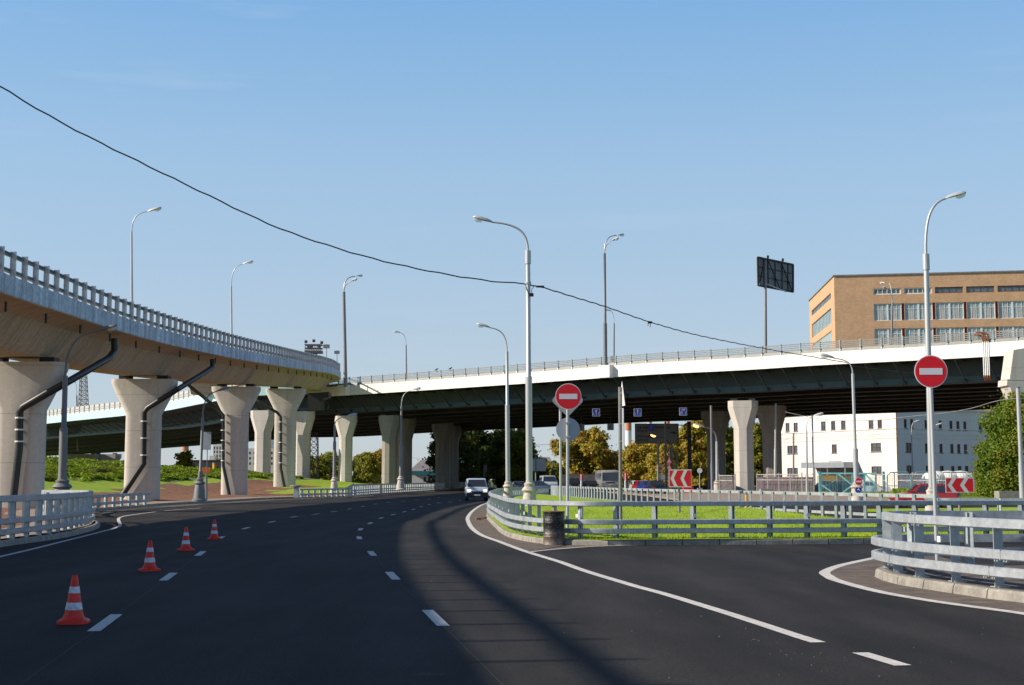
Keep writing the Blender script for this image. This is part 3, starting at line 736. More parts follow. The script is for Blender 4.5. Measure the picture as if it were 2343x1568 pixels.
spier(790, 204, 1.0, 2.0, 3.4, 1.9, 'light grey pier with a graffiti scrawl, standing on the bright grass', m='conc')
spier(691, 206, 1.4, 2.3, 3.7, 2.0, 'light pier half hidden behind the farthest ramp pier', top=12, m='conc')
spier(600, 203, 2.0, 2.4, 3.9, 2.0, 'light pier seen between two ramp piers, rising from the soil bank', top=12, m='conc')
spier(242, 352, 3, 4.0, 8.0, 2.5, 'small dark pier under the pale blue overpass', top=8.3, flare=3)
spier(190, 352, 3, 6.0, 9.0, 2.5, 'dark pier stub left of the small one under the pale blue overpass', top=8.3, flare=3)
# graffiti scrawl is paint on the pier
# ------------------------------------------------------------ pale blue overpass behind the ramp
bp = [(40,290,962,0),(92,281,955.7,0),(154,268,948,0),(289,246,933,0),(368,232,923,0),(468.6,215,902,0),(560,205,886,0),(700,203,880,0)]
lb = [Py(u, v, y) for u, y, v, _ in bp]; lb = catmull(lb, 4)
bo = thing('blue_overpass', 'pale blue edged overpass sloping down to the left behind the ramp piers', 'overpass', (-70, 250, 12))
m_ = MB().sweep(lb, [(0, 0), (0, -1.42), (-.4, -1.42), (-.4, 0)], closed=True); m_.build('edge_band', M['deckb'], bo)
FB = [(0,395,1052),(92,372,1044.5),(286,335,1034),(366,312,1026.6),(505,282,1016),(706,272,1000),(760,270,998)]
def fb(u): return interp([(a, b) for a, b, c in FB], u), interp([(a, c) for a, b, c in FB], u)
far = []
for p in lb:
    u = CX + F * p.x / p.y; yv, vv = fb(u); far.append(Py(u, vv, yv))
m_ = MB()
for i in range(len(lb) - 1):
    a, b = lb[i], lb[i + 1]; dn = Vector((0, 0, -1.3)); m_.quad(a + dn, b + dn, far[i + 1], far[i]); m_.quad(a + Vector((0, 0, -.2)), far[i] + Vector((0, 0, 2)), far[i + 1] + Vector((0, 0, 2)), b + Vector((0, 0, -.2)))
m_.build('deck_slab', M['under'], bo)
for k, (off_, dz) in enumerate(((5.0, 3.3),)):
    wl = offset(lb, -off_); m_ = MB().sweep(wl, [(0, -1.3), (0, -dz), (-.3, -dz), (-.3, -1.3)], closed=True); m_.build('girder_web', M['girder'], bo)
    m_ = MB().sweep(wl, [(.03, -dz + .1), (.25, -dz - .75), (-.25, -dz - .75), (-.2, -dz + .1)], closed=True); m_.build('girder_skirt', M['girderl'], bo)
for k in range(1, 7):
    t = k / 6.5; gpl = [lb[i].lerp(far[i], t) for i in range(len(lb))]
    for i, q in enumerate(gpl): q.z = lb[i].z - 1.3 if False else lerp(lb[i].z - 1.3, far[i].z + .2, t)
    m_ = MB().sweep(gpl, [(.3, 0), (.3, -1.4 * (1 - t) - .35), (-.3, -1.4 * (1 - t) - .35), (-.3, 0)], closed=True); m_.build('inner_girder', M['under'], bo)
for p, t in resample(lb, 3.4, 2):
    u = CX + F * p.x / p.y
    if not 60 < u < 600: continue
    r_ = Vector((t.y, -t.x, 0)).normalized()
    m_ = MB(); m_.beam(p - r_ * .4 + Vector((0, 0, -1.45)), p - r_ * 4.7 + Vector((0, 0, -3.6)), .16, .16); m_.build('bracket', M['girder'], bo)
for zc, hh in ((1.0, .5), (.5, .25)):
    m_ = MB().sweep(lb, [(-.1, zc - hh / 2), (-.05, zc - hh / 2), (-.05, zc + hh / 2), (-.1, zc + hh / 2)], closed=True); flip(m_); m_.build('rail', M['cream'], bo)
m_ = MB().sweep(lb, [(.0, 0), (-.2, .3), (-.3, .3), (-.3, 0)], closed=True); m_.build('parapet', M['cream'], bo)
for p, t in resample(lb, 2.4, 1):
    MB().box(p + Vector((-.05, 0, .62)), (.12, .12, 1.3)).build('railing_post', M['cream'], bo)
# inspection cabin hanging where the two decks meet
cb = thing('inspection_box', 'black steel box hanging under the far end of the ramp', 'equipment box', Py(727, 935, 190))
MB().prism([Py(u, v, 190) for u, v in [(704,900),(752,897),(752,908),(736,914),(736,937),(704,937)]], (0, 3, 0)).build('body', M['black'], cb)
MB().tube([Py(751, 903, 190), Py(751, 936, 190), Py(738, 936, 190)], .05, 6).build('pipe', M['black'], cb)
# ------------------------------------------------------------ guardrails
def guardrail(label, path, z0, rails, step, ph, post=(.10, .16), group=None, side=1, pm='galvp', rm='galv', refl=0, start=.3, lim=98, back=.14, joint=4.0, post_lo=0):
    t = thing('guardrail', label, 'guardrail', (path[0].x, path[0].y, z0), 0, group)
    pth = [Vector((p.x, p.y, z0)) for p in path]
    for zc, hh, off_ in rails:
        o_ = off_ * side
        w = .075 * side
        pr = [(o_ - w, zc - hh / 2), (o_, zc - hh / 2), (o_ + w * .35, zc - hh / 2 + .018), (o_ + w * .35, zc + hh / 2 - .018), (o_, zc + hh / 2), (o_ - w, zc + hh / 2)]
        m_ = MB().sweep(pth, pr, closed=True)
        if side > 0: flip(m_)
        # bolted joints
        for p, tt in resample(pth, joint, 1.3 + zc):
            a = math.atan2(tt.y, tt.x); n_ = Vector((tt.y, -tt.x, 0))
            m_.box(p + n_ * (o_ - w * .2) + Vector((0, 0, zc)), (.014, .095, hh * 1.01), a)
            for q in (-.12, -.07, .07, .12): m_.box(p + n_ * o_ + Vector((0, 0, zc - hh / 2 - .012)) + tt * q, (.02, .05, .025), a)
        m_.build('rail', M[rm], t, smooth=12)
    k = 0; extra = MB()
    for p, tt in resample(pth, step, start):
        a = math.atan2(tt.y, tt.x); n_ = Vector((tt.y, -tt.x, 0)) * side; q = p - n_ * back
        m_ = MB()
        m_.box(q + n_ * .01 + Vector((0, 0, ph / 2 + post_lo)), (post[0] * .72, post[0] * .5, ph), a - R(32))
        for s_ in (1 if side > 0 else -1,): m_.box(q + n_ * 0 + tt * s_ * (post[0] / 2 - .006) + n_ * (post[1] / 2 - .02) + Vector((0, 0, ph / 2 + post_lo)), (.012, post[1], ph), a)
        m_.box(q + Vector((0, 0, .01)), (.2, .2, .02), a)
        if k < lim: po = m_.build('post', M[pm], t)
        else:
            o2 = len(extra.v); extra.v += m_.v; extra.f += [tuple(i + o2 for i in f) for f in m_.f]; extra.m += m_.m
        if refl and k % refl == 0:
            MB().box(p + n_ * .03 + Vector((0, 0, rails[1][0] + .16)), (.09, .02, .09), a).build('reflector', M['white'], t)
        k += 1
    if extra.v: extra.build('post', M[pm], t)['kind'] = 'stuff'
    return t
RL3 = [(1.02, .135, 0.0), (.545, .135, .06), (.31, .135, .06)]
# near side of the grass island, wrapping round its left nose
gpts = catmull([(x, y, 0) for x, y in [(3.2,124),(.75,103),(-.78,91),(-1.0,77),(-1.1,68),(-.97,59.4),(-.5,49.4),(-.18,43.3),(.14,40.1),(.6,37.8),(.95,36.9),(1.6,36.1),(2.4,35.85),(4.1,36.1),(8.3,36.7),(14.2,37.8),(24,38.9)]], 8)
GSW = [(1.02, .135, 0.0), (.545, .135, .08), (.31, .135, .08)]
guardrail('long three-rail guardrail round the near edge of the grass island, behind the barrel', gpts, .05, GSW, 1.05, 1.06, (.16, .10), refl=3, start=.5, side=1, lim=99)
bpts = catmull([(x, y, 0) for x, y in [(3.35,112),(3.9,100),(6.05,77.7),(8.0,66.1),(10.1,57.6),(12.6,46.8),(13.4,43.2)]], 8)
guardrail('picket-like guardrail along the far side of the grass island, crossed by the chevron sign post', bpts, .25, [(.93, .12, 0), (.25, .10, 0)], 1.12, .98, (.14, .08), side=-1, lim=99)
b2 = catmull([(x, y, 0) for x, y in [(13.6,44.6),(15,44.2),(20,43.6),(26,43.2),(34,43)]], 6)
guardrail('far right guardrail section with a rounded end beside the right lamp post', b2, .12, [(.93, .12, 0), (.3, .12, 0)], 1.9, .98, (.14, .08), side=-1)
# right hand nose
rpts = catmull([(x, y, 0) for x, y in [(30,24.7),(13,25.25),(9.5,25.3),(7.6,25.2),(6.92,24.98),(6.52,24.5),(6.36,23.6),(6.36,22.4),(6.54,21.4),(6.92,19.92),(7.27,19.03),(8.1,17.1),(9.4,14.1),(12,9.4)]], 8)
guardrail('big near guardrail wrapping round the kerbed nose at the right edge', rpts, .13, [(.93, .15, -.14), (.50, .145, .05), (.25, .145, .05)], 1.12, .98, (.14, .16), refl=4, start=.35, side=1, back=.26, joint=3.0)
# left near barrier in the shade of the ramp
lpts = catmull([(x, y, 0) for x, y in [(-10.9,6),(-11.5,16),(-12.5,26),(-13.2,34.8),(-13.42,40),(-14.45,46.5),(-15.85,51.6),(-17.2,54.3),(-19.0,55.3)]], 8)
guardrail('shaded blue grey guardrail at the bottom left with a curled end', lpts, .12, [(1.08, .18, -.05), (.50, .15, .05), (.22, .15, .05)], 1.12, 1.08, (.2, .12), start=.4, side=1, lim=60, joint=4)
l2 = catmull([(x, y, 0) for x, y in [(-19.3,61.5),(-21.3,67),(-22.4,74),(-22.7,80),(-22.75,86)]], 6)
guardrail('short low two-rail guardrail beside the second ramp pier', l2, .12, [(.70, .17, 0), (.28, .16, 0)], 1.75, .74, (.24, .10), start=1.2, side=1)
l3 = [Vector((x, y, 0)) for x, y in [(-19.0,122),(-16.4,127.5),(-15.5,131)]]
l3 = catmull(l3, 5)
guardrail('low two-rail guardrail starting at the weathered post on the far left kerb', l3, .15, [(.68, .15, 0), (.25, .15, 0)], 1.0, .72, (.22, .1), start=.5, side=1)
l4 = catmull([(x, y, 0) for x, y in [(-15.4,131.5),(-15.1,155),(-13.3,179),(-11.3,205),(-11.0,229),(-6.8,262),(2,285)]], 6)
guardrail('long far guardrail running under the steel overpass on the left kerb', l4, .2, [(.98, .16, 0), (.45, .12, 0), (.2, .12, 0)], 1.6, 1.02, (.26, .1), start=.5, side=1, lim=99)
sl_ = MB().beam(Vector((-16.2, 130.6, .7)), Vector((-15.3, 131.8, 1.28)), .1, .14); o = sl_.build('brace', M['galv'], bpy.data.objects['guardrail.006'])
cp_ = Vector((-19.2, 121.4, .12)); w_ = thing('bollard', 'stubby grey post with a flat round cap at the start of the far guardrail', 'bollard', cp_)
MB().box(cp_ + Vector((0, 0, .45)), (.42, .42, .9)).build('post', M['galvp'], w_); MB().lathe([(.3, .9), (.52, .98), (.5, 1.08), (.3, 1.12), (0, 1.12)], cp_ + Vector((-.1, 0, 0)), 14).build('cap', M['kerb'], w_)
# ------------------------------------------------------------ cones
def cone(u, v, lb, ang=0, tilt=0):
    p = Pz(u, v); t = thing('traffic_cone', lb, 'traffic cone', p, ang, 'cones along the left lane line')
    b = MB(); pr = [(.168, .0), (.17, .03), (.15, .045)]
    sq = []
    hh = .57
    def rad(z): return lerp(.118, .030, (z - .05) / (hh - .05))
    b.sweep  # base
    ring = [Vector((x, y, 0)) for x, y in rrect(.36, .36, .09, 4)]; n = len(ring)
    vs = [q for z, s in ((.004, 1), (.03, 1.0), (.045, .93), (.055, .8)) for q in [Vector((r_.x * s, r_.y * s, z)) for r_ in ring]]
    b.add(vs, [(i * n + j, i * n + (j + 1) % n, (i + 1) * n + (j + 1) % n, (i + 1) * n + j) for i in range(3) for j in range(n)] + [tuple(range(3 * n, 4 * n)), tuple(range(n))[::-1]])
    b.build('base', M['cone'], t, smooth=40, local=True)
    MB().lathe([(.150, .045), (.128, .075), (rad(.12), .12), (rad(.16), .16), (rad(hh - .01), hh - .01), (.024, hh), (.018, hh - .01), (0, hh - .02)], (0, 0, 0), 24).build('cone_body', M['cone'], t, smooth=50, local=True)
    for z0, z1 in ((.165, .25), (.36, .435)):
        MB().lathe([(rad(z0) + .003, z0), (rad(z1) + .003, z1)], (0, 0, 0), 24).build('reflective_band', M['cband'], t, smooth=50, local=True)
cone(168, 1427, 'nearest and largest orange cone, at the lower left', .15)
cone(342, 1307, 'second nearest orange cone, smudged upper white band', .7)
cone(425, 1260.5, 'third orange cone from the front, with a dark mark between its bands', .75)
cone(490, 1234.5, 'farthest and smallest orange cone, touching a lane dash', .5)
# ------------------------------------------------------------ oil drum
p = Pz(1269, 1246.5); p = Vector((p.x - .02, p.y - .12, 0))
t = thing('oil_drum', 'scuffed black steel drum standing against the island kerb', 'barrel', p)
pr = [(.27, 0), (.29, .01), (.287, .03), (.283, .05)]
for z in (.22, .25, .28): pr += [(.281, z - .014), (.290, z), (.281, z + .014)]
for z in (.58, .61, .64): pr += [(.281, z - .014), (.290, z), (.281, z + .014)]
pr += [(.283, .84), (.288, .855), (.29, .87), (.280, .875), (.276, .86), (.27, .82), (.26, .5), (0, .5)]
M['drumm'] = mat('weathered_drum', (.02, .022, .026), .4, .3, .3, 8, fine=20, col2=(.012, .013, .016), bump=.3)
# scuffs : rusty lower part, pale scratches
mm = M['drumm'].node_tree; N = mm.nodes; L = mm.links; b = N['Principled BSDF']; src = b.inputs['Base Color'].links[0].from_socket
g_ = N.new('ShaderNodeNewGeometry'); n1 = N.new('ShaderNodeTexNoise'); n1.inputs['Scale'].default_value = 16; n1.inputs['Detail'].default_value = 8; n1.inputs['Roughness'].default_value = .75; L.new(g_.outputs['Position'], n1.inputs['Vector'])
cr = N.new('ShaderNodeValToRGB'); cr.color_ramp.elements[0].position = .52; cr.color_ramp.elements[1].position = .72; L.new(n1.outputs['Fac'], cr.inputs['Fac'])
sp = N.new('ShaderNodeSeparateXYZ'); L.new(g_.outputs['Position'], sp.inputs[0]); mr = N.new('ShaderNodeMapRange'); mr.inputs['From Min'].default_value = .42; mr.inputs['From Max'].default_value = .08; L.new(sp.outputs[2], mr.inputs['Value'])
ad = N.new('ShaderNodeMath'); ad.operation = 'ADD'; ad.use_clamp = True; L.new(cr.outputs[0], ad.inputs[0]); m1 = N.new('ShaderNodeMath'); m1.operation = 'MULTIPLY'; m1.inputs[1].default_value = .8; L.new(mr.outputs[0], m1.inputs[0]); L.new(m1.outputs[0], ad.inputs[1])
mx = N.new('ShaderNodeMix'); mx.data_type = 'RGBA'; L.new(ad.outputs[0], mx.inputs[0]); L.new(src, mx.inputs[6]); mx.inputs[7].default_value = (.25, .20, .16, 1); L.new(mx.outputs[2], b.inputs['Base Color'])
MB().lathe(pr, p, 36).build('shell', M['drumm'], t, smooth=35)
MB().lathe([(.284, .862), (.294, .87), (.284, .882), (.274, .87), (.284, .862)], p, 30).build('rim', M['rust'], t, smooth=60)
# brick scraps and litter
for i, (u, v, s) in enumerate([(1094, 1190, 1), (1103, 1188, 1)]):
    q = Pz(u, v); m_ = MB(); m_.box((q.x, q.y, .05), (.22, .12, .07), .5 + i); m_.box((q.x + .1, q.y + .15, .05), (.25, .1, .06), -.3 + i)
    tag(m_.build('broken_bricks', M['rust'], loc=(q.x, q.y, 0)), ['left heap of broken red brick beside the island kerb', 'right heap of broken red brick touching the island kerb'][i], 'bricks')
# ------------------------------------------------------------ street lamps
def lamp_head(mb_, gl_, c, dirv, L=.85, up=.12):
    d = Vector(dirv).normalized(); s = d.cross(Vector((0, 0, 1))).normalized(); u_ = s.cross(d)
    n = 12; prof = [(-.5, .055), (-.42, .10), (-.25, .16), (0, .19), (.2, .20), (.38, .16), (.47, .09), (.5, .02)]
    vs = []
    for x, r in prof:
        for j in range(n):
            a = 2 * math.pi * j / n; zz = math.sin(a); w = r * L * .95; hgt = (r * L * .75 if zz > 0 else r * L * .18)
            vs.append(c + d * x * L + s * math.cos(a) * w + u_ * zz * hgt)
    mb_.add(vs, [(i * n + j, i * n + (j + 1) % n, (i + 1) * n + (j + 1) % n, (i + 1) * n + j) for i in range(len(prof) - 1) for j in range(n)] + [tuple(range(n))[::-1], tuple(range((len(prof) - 1) * n, len(prof) * n))])
    prof = [(-.02, .02), (.02, .12), (.15, .165), (.3, .15), (.42, .09), (.47, .02)]
    vs = []
    for x, r in prof:
        for j in range(n):
            a = 2 * math.pi * j / n; zz = math.sin(a); hgt = (r * L * .1 if zz > 0 else r * L * .95)
            vs.append(c + d * x * L - u_ * .03 * L + s * math.cos(a) * r * L * .9 + u_ * zz * hgt)
    gl_.add(vs, [(i * n + j, i * n + (j + 1) % n, (i + 1) * n + (j + 1) % n, (i + 1) * n + j) for i in range(len(prof) - 1) for j in range(n)] + [tuple(range(n))[::-1], tuple(range((len(prof) - 1) * n, len(prof) * n))])
def lamp(label, ub, y, z0, u1, v1, heads, r0=.11, r1=.08, bell=True, pm='pole', sleeve=None, lit=False, L=.85, group='street lamps', am='pole', low=None, arm_r=.035, fit=True, hm='head'):
    b = Vector((Xat(ub, y), y, z0)); top = Py(u1, v1, y)
    t = thing('street_lamp', label, 'street lamp', b, 0, group)
    m_ = MB()
    if low:    # fat lower section up to picture height low
        k = (low - 1098) / (v1 - 1098); mid = b.lerp(top, (H - z0 + (1098 - low) * y / F) / (top.z - z0))
        m_.tube([b, mid], r0, 12); m_.tube([mid, mid + (top - b).normalized() * .06, top], [r0, r1 * 1.05, r1], 12)
    else: m_.tube([b, top], [r0, r1], 12)
    m_.build('pole', M[pm], t, smooth=50)
    if bell:
        s = r0 / .11
        MB().lathe([(.34 * s, 0), (.34 * s, .12), (.27 * s, .2), (.235 * s, .8), (.19 * s, 1.16), (.225 * s, 1.2), (.26 * s, 1.26), (.225 * s, 1.34), (.16 * s, 1.42), (.175 * s, 1.5), (.18 * s, 1.54), (.12 * s, 1.6), (.12 * s, 1.66)], b, 16).build('base', M['bell' if pm != 'poled' else 'poled'], t, smooth=35)
    for hd in heads:
        u2, v2 = hd[0], hd[1]; sgn = 1 if u2 > u1 else -1
        hp = Py(u2, v2, y + (hd[2] if len(hd) > 2 else 0)); q = top.copy()
        dx = hp.x - q.x; dz = hp.z - q.z; dy = hp.y - q.y
        st = Vector((math.copysign(L / 2, dx), dy / max(.1, abs(dx)) * L / 2, -.10 * L)) * .9
        e_ = hp - Vector((st.x, st.y, .12 * L)) ; 
        pts = []
        c1 = q + Vector((0, 0, (e_.z - q.z) * .75)); c2 = q + Vector((dx * .28, dy * .28, (e_.z - q.z) * .93))
        for i in range(13):
            w = i / 12; pts.append(q * (1 - w) ** 3 + c1 * 3 * w * (1 - w) ** 2 + c2 * 3 * w * w * (1 - w) + e_ * w ** 3)
        MB().tube(pts, [lerp(arm_r * 1.5, arm_r, i / 12) for i in range(13)], 8).build('arm', M[am], t, smooth=50)
        h_ = MB(); g2 = MB(); dirv = Vector((st.x, st.y, .24 * L * .5)); lamp_head(h_, g2, hp, dirv, L)
        ho = h_.build('lamp_head', M[hm], t, smooth=50); g2.build('glass_bowl', M['lit' if lit else 'bowl'], ho, smooth=50)
    if sleeve:
        MB().tube([top - Vector((0, 0, sleeve)), top + Vector((0, 0, .02))], r1 * 1.35, 12).build('sleeve', M['pole'], t, smooth=50)
    return t
lamp('tallest central lamp with its arm curving left, cable bracket on its pole', 1211.5, 57, 0, 1208, 575, [(1104,503)], .14, .095, low=864, sleeve=.55, L=.88)
lamp('slim lamp with its arm curving left, standing just left of the tallest central lamp', 1162.5, 90, 0, 1160, 805, [(1106,746)], .15, .10, low=928, L=.95)
lamp('large lamp at the right, arm curving up to the right, behind the right no-entry sign', 2131, 52, -.25, 2118.5, 583, [(2187,448)], .13, .10, sleeve=.6, L=.85, arm_r=.04)
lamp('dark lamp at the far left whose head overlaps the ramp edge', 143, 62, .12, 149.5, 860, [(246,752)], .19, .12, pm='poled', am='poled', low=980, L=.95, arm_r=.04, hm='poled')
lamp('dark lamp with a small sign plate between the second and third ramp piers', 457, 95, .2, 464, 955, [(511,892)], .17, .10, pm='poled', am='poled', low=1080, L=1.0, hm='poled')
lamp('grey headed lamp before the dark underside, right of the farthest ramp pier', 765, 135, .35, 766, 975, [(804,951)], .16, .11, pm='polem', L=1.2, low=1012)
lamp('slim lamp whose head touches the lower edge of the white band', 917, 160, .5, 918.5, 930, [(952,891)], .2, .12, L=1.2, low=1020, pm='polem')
lamp('tall lamp on the curved ramp, left of the pair', 295, 108, 11, 301, 530, [(354,480)], .13, .08, bell=False, L=1.15)
lamp('shorter looking lamp on the curved ramp, right of the pair', 526, 149, 13.2, 529, 655, [(568,601)], .14, .09, bell=False, L=1.2)
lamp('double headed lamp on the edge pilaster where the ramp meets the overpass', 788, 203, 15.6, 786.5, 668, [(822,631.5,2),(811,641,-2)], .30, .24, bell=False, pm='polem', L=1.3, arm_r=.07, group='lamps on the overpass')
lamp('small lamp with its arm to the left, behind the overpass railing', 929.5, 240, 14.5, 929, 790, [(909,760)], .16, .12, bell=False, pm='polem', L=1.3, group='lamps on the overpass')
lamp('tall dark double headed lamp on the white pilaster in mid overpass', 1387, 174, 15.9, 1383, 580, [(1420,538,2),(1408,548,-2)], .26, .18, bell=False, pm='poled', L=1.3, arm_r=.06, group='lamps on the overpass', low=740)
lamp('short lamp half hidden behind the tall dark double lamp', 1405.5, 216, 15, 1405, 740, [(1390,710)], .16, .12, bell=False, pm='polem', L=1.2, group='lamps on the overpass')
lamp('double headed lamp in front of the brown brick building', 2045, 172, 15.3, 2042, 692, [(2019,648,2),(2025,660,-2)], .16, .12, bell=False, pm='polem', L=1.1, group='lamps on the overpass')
lamp('lamp with its head against the white band, carrying the small round signs', 1960, 99, -.1, 1951, 855, [(1893,816)], .2, .11, low=1028, L=1.15, lit=False, pm='pole')
lamp('lit orange lamp in front of the darkest pier', 1641, 165, .0, 1639.5, 1010, [(1599,975)], .22, .12, L=1.5, lit=True, am='poled', arm_r=.05)
lamp('lit orange lamp overlapping the dark direction board', 1537, 180, 0, 1533, 1030, [(1500,997)], .2, .12, L=1.4, lit=True, pm='black', am='black', bell=False, arm_r=.05, hm='poled')
lamp('rust streaked lamp in front of the white building, arm to the right', 1846, 150, -.2, 1845.5, 985, [(1873,949)], .13, .09, L=1.2, bell=False)
lamp('small white lamp before the shaded wing of the white building', 2089, 190, 0, 2086, 988, [(2098,964)], .13, .09, L=.9, bell=False)
lamp('small white lamp mostly hidden behind the right no-entry sign pole', 2133, 190, 0, 2132, 990, [(2149,971)], .13, .09, L=1.0, bell=False)
lamp('tiny lamp far beyond the ramp, left of the lattice mast', 176, 300, 8, 175.5, 905, [(166,874)], .2, .15, L=1.5, bell=False, pm='poled', am='poled')
# central lamp cable bracket
# plain posts
def post(label, ub, y, z0, ut, vt, r=.12, m='pole', cat='post', name='utility_post', low=None, cap=True):
    b = Vector((Xat(ub, y), y, z0)); top = Py(ut, vt, y); t = thing(name, label, cat, b)
    m_ = MB()
    if low:
        mid = b.lerp(top, (H - z0 + (1098 - low) * y / F) / (top.z - z0)); m_.tube([b, mid], r * 1.35, 10); MB().tube([mid, top], r, 10).build('upper_section', M[m], t, smooth=50)
    else: m_.tube([b, top], r, 10)
    m_.build('shaft', M[m], t, smooth=50)
    if cap: MB().lathe([(r * 1.1, -.02), (r * 1.1, .08), (0, .1)], top, 10).build('cap', M['poled'], t)
    return t
post('bare pale post carrying a cable, in front of the grey shaded pier', 1773, 168, 0, 1775, 924, .13, 'pole', low=1028)
post('tall plain post standing in front of the darkest pier', 1629.5, 160, 0, 1627, 930, .13, 'poled', low=1060)
post('thin post in front of the left end of the white building', 1815, 160, 0, 1815.5, 993, .11, 'polem')
post('thin post with a little box above the entrance canopy', 1861, 165, 0, 1858.5, 950, .10, 'pole')
post('tall bare post at the right edge before the green tree', 2338, 95, 0, 2329, 888, .15, 'pole', low=1060)
post('pale lamp pole in front of the autumn trees, left of two', 1505.5, 185, 0, 1506, 1012, .16, 'raill')
post('pale lamp pole in front of the autumn trees, right of two', 1537.5, 190, 0, 1537, 1012, .16, 'raill')
post('short pale post beside the diamond sign', 1548.5, 190, 0, 1548, 1040, .1, 'raill')
post('grey pole behind the centre no-entry sign', 1283, 62, .5, 1282, 940, .06, 'pole', name='sign_pole')
post('thin light post before the left hedge', 755, 260, .5, 755.5, 1055, .12, 'raill')
post('yellow post beyond the soil bank', 491, 240, 2, 491, 1060, .35, 'yellow')
post('yellow marker pole behind the far island guardrail', 1707.5, 57, 0, 1707.5, 1131, .05, 'yellow')
post('thin far post above the roofs left of the orange trees', 1266, 260, 0, 1264, 1060, .12, 'poled')
# ------------------------------------------------------------ trees
def leaves(mb, lobes, n, s, rnd, flat=.75):
    tot = sum(l[1] ** 2 for l in lobes)
    for (c, r) in lobes:
        for _ in range(int(n * r * r / tot)):
            d = Vector((rnd.gauss(0, 1), rnd.gauss(0, 1), rnd.gauss(0, 1))).normalized()
            rr = r * (1 - .6 * rnd.random() ** 1.6) * (1 + (.10 if rnd.random() < .7 else .34) * abs(rnd.gauss(0, 1)))
            p = c + Vector((d.x * rr, d.y * rr, d.z * rr * flat))
            a = Vector((rnd.gauss(0, 1), rnd.gauss(0, 1), rnd.gauss(0, 1))).normalized(); b = a.cross(d + Vector((.01, .02, .3))).normalized()
            q = s * rnd.uniform(.55, 1.25); k = len(mb.v)
            mb.v += [p - a * q, p + b * q * .6, p + a * q, p - b * q * .6]; mb.f.append((k, k + 1, k + 2, k + 3)); mb.m.append(0)
def tree(label, base, h, w, m='L_aut', n=5000, s=.3, seed=1, trunk=.25, low=.12, name='tree', group=None, nl=24, cat='tree', depth=None):
    rnd = random.Random(seed); base = Vector(base); t = thing(name, label, cat, base, 0, group); depth = depth or w
    lobes = []
    for i in range(nl):
        a = rnd.random() * 6.28; z = lerp(low, .86, (i + .5) / nl); rad = math.sin(math.pi * min(1, (z - low * .6) / (1 - low * .6)) ** .8) ** .6
        rr = max(rad, .75 if low < .06 and z < .4 else 0) * rnd.uniform(.15, .80)
        lobes.append((base + Vector((math.cos(a) * rr * w / 2, math.sin(a) * rr * depth / 2, z * h)), min(w, h) * rnd.uniform(.15, .27)))
    for i in range(nl * 2):
        l = lobes[i % nl]; a = rnd.random() * 6.28; e_ = rnd.uniform(-.3, 1.2)
        lobes.append((l[0] + Vector((math.cos(a) * math.cos(e_), math.sin(a) * math.cos(e_), math.sin(e_))) * l[1] * .95, l[1] * rnd.uniform(.3, .5)))
    mb_ = MB(); leaves(mb_, lobes, n, s, rnd); mb_.build('crown', M[m], t)
    tr = MB(); tr.tube([base, base + Vector((w * .02, 0, h * .3)), base + Vector((0, 0, h * .72))], [trunk, trunk * .7, trunk * .25], 8)
    for l in lobes[:8]:
        st = base + Vector((0, 0, max(h * .12, (l[0].z - base.z) * .55))); tr.tube([st, (st + l[0]) / 2 + Vector((0, 0, -.2)), l[0]], [trunk * .4, trunk * .28, trunk * .1], 5)
    tr.build('trunk', M['bark'], t, smooth=60)
    return t
def T(label, u0, u1, v0, v1, y, m='L_aut', n=5000, s=.3, seed=1, **k):
    n = int(n * 1.7); g_ = (u1 - u0) * .10; u0 -= g_; u1 += g_
    a = Py(u0, v1, y); b = Py(u1, v0, y); return tree(label, ((a.x + b.x) / 2, y, a.z), b.z - a.z, (b.x - a.x), m, n, s, seed, **k)
GA = 'trees beyond the steel overpass'
T('big dark tree immediately right of the shaded piers, touching the deck', 985,1075,965,1118,255,'L_dark',9000,.32,11,group=GA,low=.05)
T('dark tree behind the oncoming van', 1050,1135,968,1120,262,'L_dark',9000,.32,12,group=GA,low=.03)
T('dark tree with a few yellow leaves between the van and the slim central lamp', 1115,1190,972,1118,248,'L_dark',10000,.3,13,group=GA,low=.05)
T('mottled yellow green tree behind the slim central lamp', 1150,1222,970,1112,240,'L_mix',7000,.3,14,group=GA,low=.08)
T('small dark shrub like tree beside the white sign back', 1205,1246,1040,1112,236,'L_dark',3500,.25,15,group=GA,low=.02)
T('reddish far tree between the white sign back and the centre no-entry sign', 1236,1282,1072,1112,330,'L_aut',3000,.35,16,group=GA,low=.05)
T('broad orange brown tree right behind the centre no-entry sign', 1270,1420,984,1104,270,'L_aut',15000,.34,17,group=GA,low=.04,nl=22)
T('orange tree between the side-on sign and the direction board', 1418,1500,1008,1110,265,'L_aut',9000,.32,18,group=GA,low=.04)
T('brown thinning tree behind the direction board', 1480,1575,972,1112,255,'L_aut',11000,.3,19,group=GA,low=.03,nl=20)
T('tall yellow orange tree right of the black board post', 1558,1622,952,1116,235,'L_aut',10000,.28,20,group=GA,low=.03)
T('yellow green tree seen between the darkest and the brightest pier', 1618,1692,958,1118,225,'L_mix',9000,.28,21,group=GA,low=.03)
T('dark tree between the bright pier and the grey pier', 1712,1765,958,1118,222,'L_mix',6000,.28,22,group=GA,low=.03)
T('small round bush tree before the pale low building far left', 402,448,1036,1078,290,'L_mix',2500,.3,23,group='trees on the left horizon',low=.02)
